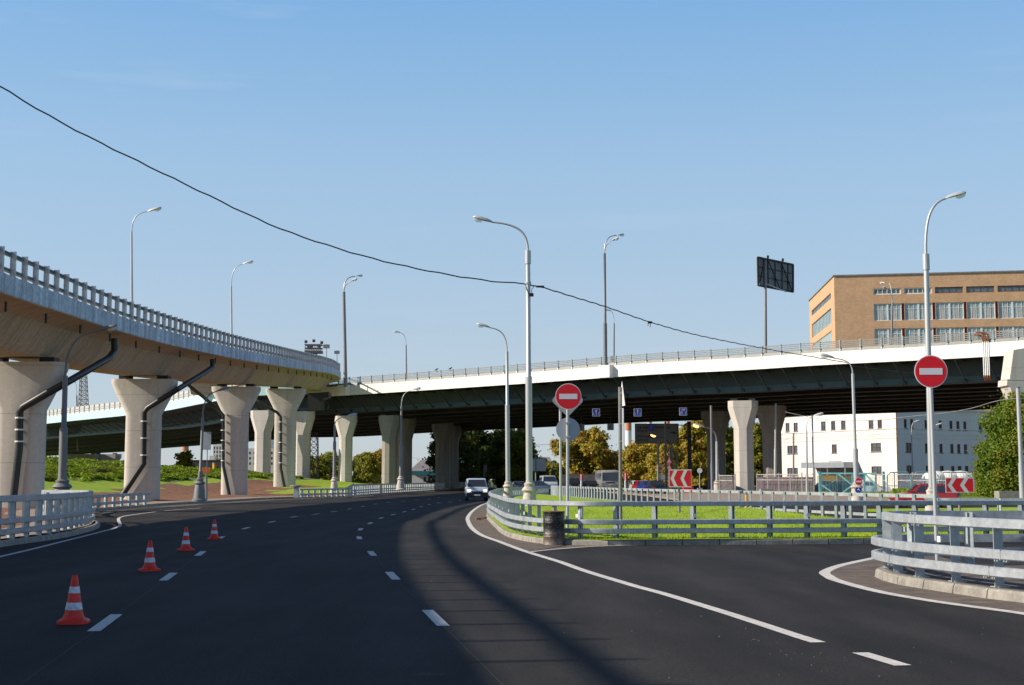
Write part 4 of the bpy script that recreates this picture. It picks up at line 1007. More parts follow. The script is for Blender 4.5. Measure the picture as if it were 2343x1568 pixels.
for i, (u0, u1, v0, lb) in enumerate([(696,735,1042,'hedge tree behind the lattice mast'),(722,772,1035,'hedge tree left of the graffiti pier'),(800,845,1040,'hedge tree just right of the graffiti pier'),(740,800,1045,'low hedge tree behind the graffiti pier'),(818,868,1036,'bushy hedge tree between the graffiti pier and the tallest hedge tree'),(835,885,1028,'tallest hedge tree, orange topped, left of the shaded pier')]):
    T(lb, u0, u1, v0, 1108, 325, 'L_mix' if i != 5 else 'L_aut', 6000, .3, 30 + i, group='hedge trees left of the road', low=.0)
T('large green tree with reddening leaf tips at the right edge', 2250, 2425, 905, 1128, 118, 'L_grn', 40000, .125, 40, low=.02, nl=34, trunk=.3)
T('lower reddish green tree at the left foot of the large green tree', 2238, 2300, 1010, 1128, 121, 'L_grn', 14000, .12, 43, low=.02, nl=20, trunk=.15)
T('yellowish tree top peeping behind the white building', 2268, 2300, 930, 1000, 262, 'L_mix', 1200, .3, 41, group=GA)
T('low yellow green tree at the foot of the gap left of the broad orange tree', 1240,1292,1058,1112,262,'L_mix',4000,.28,51,group=GA,low=.0)
T('low bushy tree behind the kiosk, right of the bus', 1398,1440,1040,1108,320,'L_mix',3500,.32,52,group=GA,low=.0)
# rough weeds on the embankment
wd = MB(); rnd = random.Random(5)
for i in range(90000):
    y = rnd.uniform(112, 192); xc = interp(XC, y); x = xc + 1.2 + rnd.random() * 16
    z = terr(x, y)
    cl = math.sin(x * 1.1 + 2) * math.sin(y * .55 + x * .5)
    if z < (1.65 if y < 150 else 1.95) + .15 * math.sin(x + y) or (cl < -.15 or z > 3.1 + .5 * math.sin(x * .8)) and rnd.random() < .85: continue
    hh = .16 * rnd.random() * (1.3 + cl)
    p = Vector((x, y, z + hh)); a = Vector((rnd.gauss(0, 1), rnd.gauss(0, 1), rnd.gauss(0, 1))).normalized(); b = a.cross(Vector((.1, .3, 1))).normalized(); q = .12 + .12 * rnd.random()
    wd.add([p - a * q, p + b * q, p + a * q, p - b * q], [(0, 1, 2, 3)])
o = wd.build('weeds', M['L_weed']); o['kind'] = 'stuff'
wd = MB()
for i in range(9000):
    u = rnd.uniform(1960, 2260); y = rnd.uniform(126, 137); x = Xat(u, y) ; z = .1 + .7 * rnd.random() ** 2 * (1 if u > 2040 else .45)
    p = Vector((x, y, z)); a = Vector((rnd.gauss(0, .4), rnd.gauss(0, .4), 1)).normalized(); b = a.cross(Vector((rnd.random(), 1, 0))).normalized(); q = .1
    wd.add([p - a * q * 1.6, p + b * q * .5, p + a * q * 1.6, p - b * q * .5], [(0, 1, 2, 3)])
o = wd.build('tall_grass', M['L_weed']); o['kind'] = 'stuff'
# ------------------------------------------------------------ facades
def facade(mb_, O, e, W, z0, z1, n_, rects, dep=.18, mi=0):
    O = Vector(O); e = Vector(e); n_ = Vector(n_)
    ts = sorted({0, W} | {q for r_ in rects for q in r_[:2] if 0 < q < W}); zz = sorted({z0, z1} | {q for r_ in rects for q in r_[2:4] if z0 < q < z1})
    def P(t, z, d=0): return Vector((O.x, O.y, 0)) + e * t + Vector((0, 0, z)) - n_ * d
    for a, b in zip(ts, ts[1:]):
        for c, d in zip(zz, zz[1:]):
            m1, m2 = (a + b) / 2, (c + d) / 2
            if any(r_[0] < m1 < r_[1] and r_[2] < m2 < r_[3] for r_ in rects): continue
            mb_.quad(P(a, c), P(b, c), P(b, d), P(a, d), mi)
    for a, b, c, d in rects:
        mb_.quad(P(a, c), P(a, d), P(a, d, dep), P(a, c, dep), mi); mb_.quad(P(b, d), P(b, c), P(b, c, dep), P(b, d, dep), mi)
        mb_.quad(P(a, c, dep), P(b, c, dep), P(b, c), P(a, c), mi); mb_.quad(P(a, d), P(b, d), P(b, d, dep), P(a, d, dep), mi)
def window(parent, O, e, n_, r_, nx, nz, fm, gm_, dep=.18, bar=.06, extra=None):
    O = Vector((O[0], O[1], 0)); e = Vector(e); n_ = Vector(n_); a, b, c, d = r_
    def P(t, z, q=0): return O + e * t + Vector((0, 0, z)) - n_ * q
    f = MB(); up = n_; fw = bar * 1.5
    cx = [a] + [lerp(a, b, (i + 1) / nx) for i in range(nx - 1)] + [b]; cz = [c] + [lerp(c, d, (i + 1) / nz) for i in range(nz - 1)] + [d]
    if extra: cz = [c] + [lerp(c, d, q) for q in extra] + [d]
    for i, t in enumerate(cx):
        w = fw if i in (0, len(cx) - 1) else bar; t_ = t + (w / 2 if i == 0 else -w / 2 if i == len(cx) - 1 else 0)
        f.beam(P(t_, c, dep - .06), P(t_, d, dep - .06), .08, w, up=e) if False else f.box(P(t_, (c + d) / 2, dep - .05), (w, .07, d - c), math.atan2(e.y, e.x))
    for i, z in enumerate(cz):
        w = fw if i in (0, len(cz) - 1) else bar; z_ = z + (w / 2 if i == 0 else -w / 2 if i == len(cz) - 1 else 0)
        f.box(P((a + b) / 2, z_, dep - .048), (b - a - .004, .066, w), math.atan2(e.y, e.x))
    o = f.build('window', M[fm], parent)
    MB().quad(P(a, c, dep - .01), P(b, c, dep - .01), P(b, d, dep - .01), P(a, d, dep - .01)).build('pane', M[gm_], o)
    return o
class Plane:
    def __init__(s, C, e, n_): s.C = Vector((C.x, C.y, 0)); s.e = Vector(e); s.n = Vector(n_)
    def hit(s, u, v):
        d = ray(u, v); o = Vector((0, 0, H)); den = d.x * s.n.x + d.y * s.n.y
        t = ((s.C.x - o.x) * s.n.x + (s.C.y - o.y) * s.n.y) / den; p = o + d * t
        return (p - s.C).x * s.e.x + (p - s.C).y * s.e.y, p.z
# brown brick office building
C0 = Py(1908, 632, 320); eb = Vector((.985, -.17, 0)).normalized(); nb_ = Vector((eb.y, -eb.x, 0)); es = Vector((.088, .996, 0)).normalized(); ns = Vector((-es.y, es.x, 0))
bb = thing('brick_building', 'brown brick office block with window bands rising behind the right end of the overpass', 'building', (C0.x, C0.y, 0))
zt = C0.z; PF = Plane(C0, eb, nb_)
Wf = 84
rects = []
def rc(pl, u0, u1, v0, v1, um=None):
    a = pl.hit(u0, (v0 + v1) / 2)[0]; b = pl.hit(u1, (v0 + v1) / 2)[0]; um = (u0 + u1) / 2
    return (a, b, pl.hit(um, v1)[1], pl.hit(um, v0)[1])
r1 = rc(PF, 1997, 2060.7, 660, 674); dz1 = (r1[2], r1[3])
r2 = rc(PF, 1999.5, 2062.6, 695, 734); r3 = rc(PF, 2000, 2062.6, 752, 790)
per = rc(PF, 2070, 2136, 695, 734)[0] - r2[0]; ww = r2[1] - r2[0]
fr = []
for k in range(9):
    a = r2[0] + per * k
    fr.append(('r1', k, (a, a + ww, r1[2], r1[3]))); fr.append(('r2', k, (a, a + ww, r2[2], r2[3]))); fr.append(('r3', k, (a, a + ww, r3[2], r3[3])))
    for q in (r2, r3): fr.append(('m', k, (a + ww + .05, a + per - .05, q[2] + .1, q[3])))
wl_ = MB(); facade(wl_, C0, eb, Wf, 0, zt, nb_, [q[2] for q in fr if q[2][1] < Wf], .3)
PS = Plane(C0, es, ns); Ws = 45.6; sr = []
def sz(vt, vb, u=1901): return PS.hit(u, vb)[1], PS.hit(u, vt)[1]
a0 = PS.hit(1901.5, 700)[0]; a1 = PS.hit(1857, 720)[0]
for vt, vb in ((670, 683.5), (705, 740), (757.6, 795)):
    z0_, z1_ = sz(vt, vb); sr.append((a0, a1, z0_, z1_))
facade(wl_, C0, es, Ws, 0, zt, ns, sr, .3)
for p_ in (0,): wl_.quad(C0 + es * Ws + Vector((0, 0, -.3)), C0 + Vector((0, 0, -.3)), C0 + eb * Wf + Vector((0, 0, -.3)), C0 + eb * Wf + es * Ws + Vector((0, 0, -.3)))
wl_.quad(Vector((C0.x, C0.y, 0)) + es * Ws, Vector((C0.x, C0.y, 0)) + es * Ws + eb * Wf, C0 + es * Ws + eb * Wf, C0 + es * Ws)
wl_.build('wall', M['brick'], bb)
cp = MB(); 
cp.box(C0 + eb * Wf / 2 + Vector((0, 0, .08)) + nb_ * .03, (Wf + .4, .4, .32), math.atan2(eb.y, eb.x)); cp.box(C0 + es * Ws / 2 + Vector((0, 0, .085)) + ns * .03, (Ws, .4, .32), math.atan2(es.y, es.x))
cp.build('roof_edge', M['roofg'], bb)
for zc in (.82, .55, .2):
    zl = lerp(22, zt, zc)
for kind, k, q in fr:
    if q[1] > Wf: continue
    if kind == 'm': 
        a, b, c, d = q; MB().box(Vector((C0.x, C0.y, 0)) + eb * (a + b) / 2 + Vector((0, 0, (c + d) / 2)) - nb_ * .2, (b - a, .1, d - c), math.atan2(eb.y, eb.x)).build('panel', M['maroon'], bb); continue
    if kind == 'r1':
        if k < 2: window(bb, C0, eb, nb_, q, 6, 1, 'wframe', 'wglass', .3, .16)
        else: window(bb, C0, eb, nb_, q, 4, 1, 'bframe', 'wglass', .3, .14)
    else:
        wo = window(bb, C0, eb, nb_, q, 6, 2, 'wframe', 'cglass', .3, .10, extra=(.68,))
        a, b, c, d = q; MB().box(Vector((C0.x, C0.y, 0)) + eb * (a + b) / 2 + Vector((0, 0, (c + d) / 2)) - nb_ * .2, (.42, .1, d - c), math.atan2(eb.y, eb.x)).build('mullion', M['wframe'], wo)
        for w_ in (.25, .75): MB().box(Vector((C0.x, C0.y, 0)) + eb * lerp(a, b, w_ + .0) + Vector((0, 0, lerp(c, d, .33))) - nb_ * .262, (.62, .02, (d - c) * .6), math.atan2(eb.y, eb.x)).build('blind', M['picket'], wo)
for i, q in enumerate(sr): window(bb, C0, es, ns, q, 14 if i < 2 else 12, 1, 'wframe' if i == 2 else 'polem', 'wglass' if i == 0 else 'cglass', .3, .12)
MB().lathe([(1.1, 0), (1.1, .5), (.8, 1.1), (0, 1.4)], C0 + eb * 43 + es * 6 + Vector((0, 0, -.2)), 12).build('roof_dome', M['white'], bb)
# white building with a lit and a shaded wing
KC = Py(2050, 936, 220); zt = 13.3; e2 = Vector((-.467, .884, 0)).normalized(); n2 = Vector((-e2.y, e2.x, 0)); n2 = n2 if n2.y < 0 else -n2
e3 = Vector((e2.y, -e2.x, 0)); e3 = e3 if e3.x > 0 else -e3; n3 = Vector((e3.y, -e3.x, 0)); n3 = n3 if n3.y < 0 else -n3
wbd = thing('white_building', 'white rendered three storey building with brown windows under the overpass at the right', 'building', (KC.x, KC.y, 0))
PL = Plane(KC, e2, n2); PR = Plane(KC, e3, n3)
def DZ(x, y): return 1718.2 + x / 5.02, 859.1 + y / 5.02
def DR(x, y): return 1991.6 + x / 5.02, 859.1 + y / 5.02
Lw = []
for x0, x1, y0, y1 in [(398,443,548,648),(490,538,545,645),(805,858,530,632),(920,970,525,627),(1035,1087,522,620),(1352,1408,512,612),(1455,1505,508,608),(418,535,808,900),(928,987,793,893),(1378,1495,778,875),(418,540,1063,1150),(1385,1502,1045,1135)]:
    (u0, v0), (u1, v1) = DZ(x0, y0), DZ(x1, y1); a, b, c, d = rc(PL, u0, u1, v0, v1); Lw.append((min(a, b), max(a, b), c, d))
Rw = []
for x0, x1, y0, y1 in [(385,418,502,608),(457,492,503,608),(623,655,513,612),(700,735,517,617),(785,820,520,622),(908,943,523,627),(988,1023,527,630),(1068,1103,530,632),(1245,1278,537,637),(1310,1342,537,640),(405,470,775,882),(628,662,783,888),(712,747,785,889),(793,830,787,890),(918,955,790,890),(998,1033,790,893),(1075,1113,793,895),(1265,1340,797,835),(413,475,1035,1130),(638,672,1037,1100),(720,755,1038,1100),(800,842,1040,1100),(928,965,1042,1100),(1005,1045,1042,1100),(1087,1125,1042,1110)]:
    (u0, v0), (u1, v1) = DR(x0, y0), DR(x1, y1); Rw.append(rc(PR, u0, u1, v0, v1))
for wl0, e_, n_, W0, Ww in ((0, e2, n2, 34, Lw), (1, e3, n3, 24.5, Rw)):
    m_ = MB(); facade(m_, KC, e_, W0, 0, zt, n_, Ww, .2); m_.build('wall', M['wwall'], wbd)
    for zb, hh, pr_ in ((PL.hit(2040, 980.5)[1], .16, .12), (PL.hit(2040, 992)[1], .12, .08), (PL.hit(2040, 996)[1], .10, .06), (PL.hit(2040, 1002)[1], .12, .08), (zt - .1, .3, .3)):
        MB().box(Vector((KC.x, KC.y, zb)) + e_ * W0 / 2 + n_ * pr_ / 2, (W0 + .02 * pr_, pr_, hh), math.atan2(e_.y, e_.x)).build('string_course', M['wwall'], wbd)
    for q in Ww: 
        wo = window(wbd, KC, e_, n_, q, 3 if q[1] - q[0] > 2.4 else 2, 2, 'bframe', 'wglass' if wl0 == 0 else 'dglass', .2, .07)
        MB().box(Vector((KC.x, KC.y, q[2] - .06)) + e_ * (q[0] + q[1]) / 2 + n_ * .06, (q[1] - q[0] + .2, .14, .1), math.atan2(e_.y, e_.x)).build('sill', M['roofg'], wo)
bk = MB(); z_ = Vector((0, 0, zt)); K0 = Vector((KC.x, KC.y, 0)); A_, B_, C_ = K0 + e2 * 34, K0 + e2 * 34 + e3 * 24.5, K0 + e3 * 24.5
bk.quad(A_, B_, B_ + z_, A_ + z_); bk.quad(B_, C_, C_ + z_, B_ + z_); bk.quad(K0 + z_ * .99, C_ + z_ * .99, B_ + z_ * .99, A_ + z_ * .99); bk.build('rear_wall', M['wwall'], wbd)
MB().tube([K0 + n2 * .12 + n3 * .12, K0 + n2 * .12 + n3 * .12 + z_], .08, 8).build('downpipe', M['rust'], wbd)
# pediment and canopy
a, z0_ = PL.hit(1895, 1055); b, _ = PL.hit(1926, 1055); za = PL.hit(1910, 1047)[1]
pp = [K0 + e2 * a + Vector((0, 0, z0_)), K0 + e2 * b + Vector((0, 0, z0_)), K0 + e2 * (a + b) / 2 + Vector((0, 0, za))]
MB().prism(pp, n2 * .25).build('pediment', M['wwall'], wbd)
a, z1_ = PL.hit(1866, 1059); b, _ = PL.hit(1965, 1059); z0_ = PL.hit(1915, 1071)[1]; cm = MB()
cm.box(K0 + e2 * (a + b) / 2 + n2 * 1.6 + Vector((0, 0, (z0_ + z1_) / 2)), (abs(b - a), 3.2, z1_ - z0_), math.atan2(e2.y, e2.x))
for i in range(60): cm.box(K0 + e2 * lerp(a, b, (i + .5) / 60) + n2 * 3.23 + Vector((0, 0, (z0_ + z1_) / 2)), (.12, .06, z1_ - z0_ - .02), math.atan2(e2.y, e2.x))
cm.build('canopy', M['sgrey'], wbd)
for t_ in (a + .3 * (b - a), a + .6 * (b - a), b): MB().box(K0 + e2 * t_ + n2 * 3.0 + Vector((0, 0, z0_ / 2)), (.18, .18, z0_)).build('canopy_post', M['sgrey'], wbd)
# generic box building
def bbox(name, label, u0, u1, v0, v1, y, dep, m='wwall', cat='building', wins=(), roof=None, fm='bframe', gm_='dglass', rz=0, pitched=None, nx=2):
    a = Py(u0, v1, y); b = Py(u1, v0, y); t = thing(name, label, cat, ((a.x + b.x) / 2, y, a.z)); e_ = Vector((1, 0, 0)); n_ = Vector((0, -1, 0)); W = b.x - a.x
    pl = Plane(Vector((a.x, y, 0)), e_, n_); rs = [rc(pl, *w_) for w_ in wins]
    m_ = MB(); facade(m_, (a.x, y, 0), e_, W, a.z - 1, b.z, n_, rs, .2)
    x0, x1, z0, z1 = a.x, b.x, a.z - 1, b.z
    m_.quad((x0, y + dep, z0), (x0, y, z0), (x0, y, z1), (x0, y + dep, z1)); m_.quad((x1, y, z0), (x1, y + dep, z0), (x1, y + dep, z1), (x1, y, z1)); m_.quad((x1, y + dep, z0), (x0, y + dep, z0), (x0, y + dep, z1), (x1, y + dep, z1)); m_.quad((x0, y, z1 - .02), (x1, y, z1 - .02), (x1, y + dep, z1 - .02), (x0, y + dep, z1 - .02))
    m_.build('wall', M[m], t)
    for q in rs: window(t, (a.x, y, 0), e_, n_, q, nx, 1, fm, gm_, .2, .1)
    if roof: MB().box(((x0 + x1) / 2, y + dep / 2, z1 + .15), (W + .6, dep + .6, .3)).build('roof', M[roof], t)
    if pitched:
        zr_ = Py(u0, pitched, y).z; m2 = MB(); m2.prism([(x0 - .4, y - .5, z1 + .05), (x0 + 1.6, y + dep / 2, zr_), (x0 + 1.6, y + dep / 2, zr_ - .3), (x0 - .4, y - .5, z1 - .2)][::-1], (.001, 0, 0)) if False else None
        m2 = MB(); q = [Vector(p) for p in [(x0 - .5, y - .7, z1), (x1 + .5, y - .7, z1), (x1 - W * .05, y + dep / 2, zr_), (x0 + W * .28, y + dep / 2, zr_), (x0 - .5, y + dep + .7, z1), (x1 + .5, y + dep + .7, z1)]]
        m2.add(q, [(0, 1, 2, 3), (5, 4, 3, 2), (4, 0, 3), (1, 5, 2), (0, 4, 5, 1)]); m2.build('roof', M['roofg'], t)
        MB().box(((x0 + x1) / 2, y - .75, z1 - .35), (W + 1.2, .1, .9)).build('eaves_board', M['teal'], t)
    return t
bbox('house', 'low pale house with hipped grey roof and teal eaves between the shaded piers', 940, 1001, 1079, 1112, 300, 14, 'wwall', wins=[(969,975,1092,1103),(979,985,1092,1103)], pitched=1052)
bbox('warehouse', 'long low pale pink building on the left horizon', 423, 512, 1056, 1082, 300, 20, 'pink', roof='roofg', wins=[(447,470,1070,1078),(492,500,1068,1077)])
bbox('factory_block', 'taller white gridded factory block behind the low pink building', 487, 507, 1016, 1060, 340, 12, 'wwall', wins=[(488.5,492.5,1022+i*9,1029+i*9) for i in range(4)] + [(495,499,1022+i*9,1029+i*9) for i in range(4)] + [(501.5,505.5,1022+i*9,1029+i*9) for i in range(4)], gm_='cglass', fm='polem')
bbox('factory_annex', 'small white annex at the left foot of the gridded factory block', 479, 488, 1043, 1058, 338, 8, 'wwall')
bbox('factory_block', 'white building with small reddish windows seen in the gap left of the fourth ramp pier', 566, 634, 1026, 1078, 330, 14, 'wwall', wins=[(570+i*10, 574+i*10, v, v+6) for i in range(6) for v in (1034,1046,1058)])
bbox('glass_tower', 'small blue glazed tower top above the white factory beside the fourth ramp pier', 618, 630, 1006, 1030, 345, 8, 'cglass')
bbox('house', 'pale gabled house behind the tallest central lamp', 1222, 1262, 1066, 1100, 330, 12, 'wwall', wins=[(1228,1232,1074,1080)], pitched=1045)
bbox('kiosk', 'white and green roadside kiosk behind the bus', 1435 - 40, 1444, 1067, 1082, 310, 6, 'wwall', roof='teal')
bbox('cabin', 'tan box cabin on top of the kiosk row', 1431, 1442, 1063, 1080, 306, 4, 'yellow')
bbox('hoarding', 'grey concrete panel wall behind the parked cars', 1287, 1364, 1086, 1112, 255, .3, 'roofg', cat='wall')
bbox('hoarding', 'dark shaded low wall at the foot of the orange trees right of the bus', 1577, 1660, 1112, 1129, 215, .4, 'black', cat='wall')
bbox('container', 'yellow container behind the cyan gate', 1882, 1955, 1088, 1112, 168, 3, 'yellow', cat='container')
bbox('block', 'small pale concrete block before the darkest pier', 1597, 1607.5, 1117, 1130, 152, .8, 'kerb', cat='concrete block')
bbox('chest', 'red box standing behind the left chevron sign', 1564, 1587, 1115, 1128, 165, 1, 'redp', cat='box')
bbox('block', 'long weathered concrete block before the green tree', 2287, 2334, 1124, 1143, 114, 1.2, 'kerb', cat='concrete block')
bbox('block', 'pale concrete block between the bright pier and the bare pale post', 1741, 1768, 1119, 1131, 150, 1.0, 'kerb', cat='concrete block')
# white domed tents
for i, u in enumerate((2140, 2169, 2197)):
    c = Py(u, 1096, 152); t = thing('dome_tent', ['left white dome tent behind the railings', 'middle white dome tent behind the railings', 'right white dome tent, directly above the right chevron sign'][i], 'tent', (c.x, c.y, 0), 0, 'white dome tents')
    MB().lathe([(1.45, 1.8), (1.4, 2.1), (1.15, 2.4), (.7, 2.62), (0, 2.72)], (c.x, c.y, 0), 20).build('canopy', M['white'], t, smooth=60)
    MB().lathe([(1.3, 0), (1.3, 1.85)], (c.x, c.y, 0), 20).build('drum', M['cyan'], t, smooth=60)
# chimneys and masts
def chimney(label, u0, u1, vt, y, bands):
    a = Py(u0, 1098, y); b = Py(u1, 1098, y); r = (b.x - a.x) / 2; c = Vector(((a.x + b.x) / 2, y, 0)); zt_ = Py(u0, vt, y).z; t = thing('chimney', label, 'chimney', c)
    zb = 0
    edges = [0] + [Py(u0, v, y).z for v in bands] + [zt_]
    for i, (p, q) in enumerate(zip(edges, edges[1:])):
        MB().lathe([(r * 1.02, p), (r, q)], c, 20).build('band', M['chimw' if (len(edges) - i) % 2 else 'chimo'], t, smooth=60)
chimney('orange and white banded chimney seen under the overpass, right of the side-on sign', 1432, 1446, 955, 900, [1030, 1000, 985][::-1] if False else [1060, 1030, 985.5, 966][0:3])
chimney('orange and white banded chimney above the left part of the direction board', 1482.5, 1493, 935, 950, [1040, 1000, 976, 968])
chimney('orange banded chimney above the right part of the direction board', 1524.5, 1534, 930, 950, [1040, 1000, 975])
chimney('red and white banded chimney on the left horizon between ramp piers', 415, 430, 1000, 700, [1060, 1050, 1032])
def lattice(label, u, y, vb, vt, w0, w1, n, extra=None):
    a = Py(u, vb, y); b = Py(u, vt, y); t = thing('lattice_mast', label, 'mast', a); w0 *= y / F / 2; w1 *= y / F / 2; m_ = MB(); k = .004 * 0 + .07 * y / 260
    for sx in (-1, 1):
        for sy in (-1, 1): m_.beam(a + Vector((sx * w0, sy * w0, 0)), b + Vector((sx * w1, sy * w1, 0)), k * 1.6, k * 1.6)
    for i in range(n):
        p, q = a.lerp(b, i / n), a.lerp(b, (i + 1) / n); wa, wb = lerp(w0, w1, i / n), lerp(w0, w1, (i + 1) / n)
        for s in (-1, 1):
            m_.beam(p + Vector((-wa, s * wa, 0)), q + Vector((wb, s * wb, 0)), k, k); m_.beam(p + Vector((wa, s * wa, 0)), q + Vector((-wb, s * wb, 0)), k, k); m_.beam(q + Vector((-wb, s * wb, 0)), q + Vector((wb, s * wb, 0)), k, k); m_.beam(q + Vector((s * wb, -wb, 0)), q + Vector((s * wb, wb, 0)), k, k)
            m_.beam(p + Vector((s * wa, -wa, 0)), q + Vector((s * wb, wb, 0)), k, k)
    m_.build('frame', M['steel'], t); return t, b
lattice('red and white lattice mast seen between the first two ramp piers', 191, 420, 935, 843, 18, 11, 9)
t, b = lattice('floodlight tower whose platform shows above the ramp and whose legs show beside the graffiti pier', 718, 262, 1098, 806, 20, 12, 22)
m_ = MB(); 
for v, h_ in ((806, .5), (798, .15), (790, .15)): c = Py(718, v, 262); m_.box(c, (3.3, 2.4, h_))
for i in range(9): c = Py(700.5 + i * 4.4, 798, 262); m_.box(c + Vector((0, -1.2, 0)), (.12, .12, 1.7))
m_.build('platform', M['steel'], t)
for u, v in ((700, 782), (718, 780), (712, 793), (730, 792), (706, 795), (736, 784)):
    MB().box(Py(u, v, 261), (.55, .4, .5), .3, 0, .4).build('floodlight', M['poled'], t)
# ------------------------------------------------------------ cables
def cable(label, pts, r, m='wire', knots=(), group=None, tw=0):
    P_ = catmull([Py(*p) for p in pts], 10)
    if tw:
        P_ = [p + Vector((0, math.sin(i * 1.9) * tw, math.cos(i * 1.9) * tw)) for i, p in enumerate([q for q, _ in resample(P_, .5, 0)])]
    o = MB().tube(P_, r, 6).build('cable', M[m], smooth=60); tag(o, label, 'cable', group)
    for u, v, y in knots:
        c = Py(u, v, y); m2 = MB(); m2.box(c, (.22, .1, .12)); m2.box(c + Vector((.02, 0, -.14)), (.03, .03, .24)); m2.box(c + Vector((-.1, 0, -.1)), (.03, .03, .2), 0, 0, .4); m2.build('clamp', M['black'], o)
    return o
cable('thick black cable sagging from the upper left corner to the tallest central lamp', [(-260,45,41),(-120,130,43),(0,198,45),(100,258,46),(200,312,47),(330,376,48.5),(470,444,50),(600,506,51.2),(700,545,52.2),(850,591,53.5),(1000,624,55),(1120,643,56.2),(1207,650,56.9)], .026, tw=.02)
cable('black cable descending from the tallest central lamp to the lamp with the small round signs', [(1213,654,57),(1238,657,58),(1320,682,62),(1385,702,66),(1487,737,72),(1600,768,80),(1750,798,90),(1850,815,96),(1948,832,99)], .030, knots=[(1487,738,72)], tw=.015)
cable('thin dark wire in front of the green girder, running to the right edge', [(1952,838,99),(2050,850,104),(2129,858,110),(2220,866,118),(2300,870,126),(2420,873,130)], .02)
cable('thin grey wire looping past the white building from the bare pale post', [(1776,938,168),(1820,948,160),(1880,959,150),(1940,963,145),(2020,961,135),(2065,955,125),(2160,945,112),(2220,935,105),(2280,918,100),(2330,911,95)], .025, 'wirel')
cable('wire running up from the white building to its thin post', [(1794,1008,165),(1805,1003,162),(1815,1001,160)], .02, 'wirel')
cable('distant pair of overhead wires left of the dark trees', [(938,1047,280),(985,1050,275),(1030,1049,272)], .03, 'wirel')
cable('distant wire across the gap behind the centre no-entry sign', [(1180,1017,250),(1250,1018,255),(1330,1016,258)], .03, 'wirel')
# bracket and drooping tails on the central lamp pole
br = thing('cable_bracket', 'metal band with drooping black tails where the two thick cables meet the pole', 'cable bracket', Py(1208.5, 650, 56.9))
MB().lathe([(.125, -.06), (.13, 0), (.125, .06)], Py(1208.5, 648, 57), 14).build('band', M['galv'], br)
MB().tube([Py(1203, 650, 56.8), Py(1205, 662, 56.8), Py(1210, 673, 56.8), Py(1215, 674, 56.8)], .022, 6).tube([Py(1236, 656, 57.9), Py(1222, 655, 57), Py(1217, 662, 56.8), Py(1216, 674, 56.8)], .016, 6).build('tail', M['wire'], br)
MB().box(Py(1236, 656, 57.9), (.35, .06, .08)).box(Py(1216, 675, 56.8), (.18, .1, .14)).build('connector', M['black'], br)
# ------------------------------------------------------------ signs
def disc(mb_, c, r, n_, th=.012, seg=40):
    n_ = Vector(n_).normalized(); q = Vector((0, 0, 1)).rotation_difference(n_).to_matrix(); mb_.lathe([(0, 0), (r, 0), (r, th), (0, th)], c, seg, axis=q); return mb_
def plate(mb_, c, w, h, yaw=0, th=.012, off=0, roll=0):
    e = Vector((math.cos(yaw), math.sin(yaw), 0)); n_ = Vector((e.y, -e.x, 0)); M_ = Matrix.Rotation(roll, 3, n_)
    pts = [M_ @ (e * x + Vector((0, 0, z))) for x, z in ((-w / 2, -h / 2), (w / 2, -h / 2), (w / 2, h / 2), (-w / 2, h / 2))]
    c = Vector(c) + n_ * off; mb_.prism([c + p for p in pts], -n_ * th if th > 0 else n_ * .001); return mb_
def noentry(t, c, r, yaw=0):
    n_ = Vector((math.sin(yaw), -math.cos(yaw), 0)); o = disc(MB(), c, r, n_, .012).build('disc', M['swhite'], t)
    disc(MB(), c + n_ * .0125, r * .945, n_, .002).build('red_field', M['redp'], o)
    plate(MB(), c + n_ * .018, r * 1.38, r * .40, yaw, .003).build('bar', M['swhite'], o)
    return o
# right
c = Py(2127, 851, 24); t = thing('no_entry_sign', 'largest red no-entry sign, on a bare pole at the right', 'road sign', Vector((Xat(2139, 24), 24, .1)), 0)
pb = Vector((Xat(2139, 24), 24.0, .12)); ptp = Py(2127.5, 832, 24.02)
MB().tube([pb, ptp], .036, 14).build('pole', M['pole'], t, smooth=60)
noentry(t, c + Vector((0, -.07, 0)), 37.5 * 24 / F, -.05)
for dz in (.12, -.12): MB().box(c + Vector((0, -.03, dz)), (.12, .07, .03)).build('bracket', M['galv'], t)
# centre
c = Py(1300, 908, 37.5); t = thing('no_entry_sign', 'red no-entry sign with a grey diamond behind and a blank grey disc below, centre', 'road sign', Vector((Xat(1298.5, 37.5), 37.5, .2)))
MB().tube([Vector((Xat(1298, 37.5), 37.5, .15)), Py(1299, 880, 37.5)], .043, 14).build('pole', M['pole'], t, smooth=60)
noentry(t, c + Vector((0, -.10, 0)), 30 * 37.5 / F, .0)
cd = Py(1299, 916, 37.6); w_ = 38 * 37.5 / F; rr = MB()
m_ = MB(); s_ = w_ * math.sqrt(2)
ring = [Vector((x, y, 0)) for x, y in rrect(s_ * 1.0, s_ * 1.0, .09, 4)]; Rm = Matrix.Rotation(math.pi / 4, 3, 'Z')
pts = []
for q in ring:
    q = Rm @ q; pts.append(cd + Vector((q.x, .07, q.y)))
m_.prism(pts, (0, .012, 0)); m_.build('diamond_plate', M['sgrey'], t)
disc(MB(), Py(1299.5, 983, 37.56), 35.5 / 2 * 1.53 * 37.5 / F, (0, -1, 0)).build('disc_back', M['sgrey'], t)
for v in (968, 1000): MB().box(Py(1299, v, 37.44), (.16, .05, .035)).build('bracket', M['galv'], t)
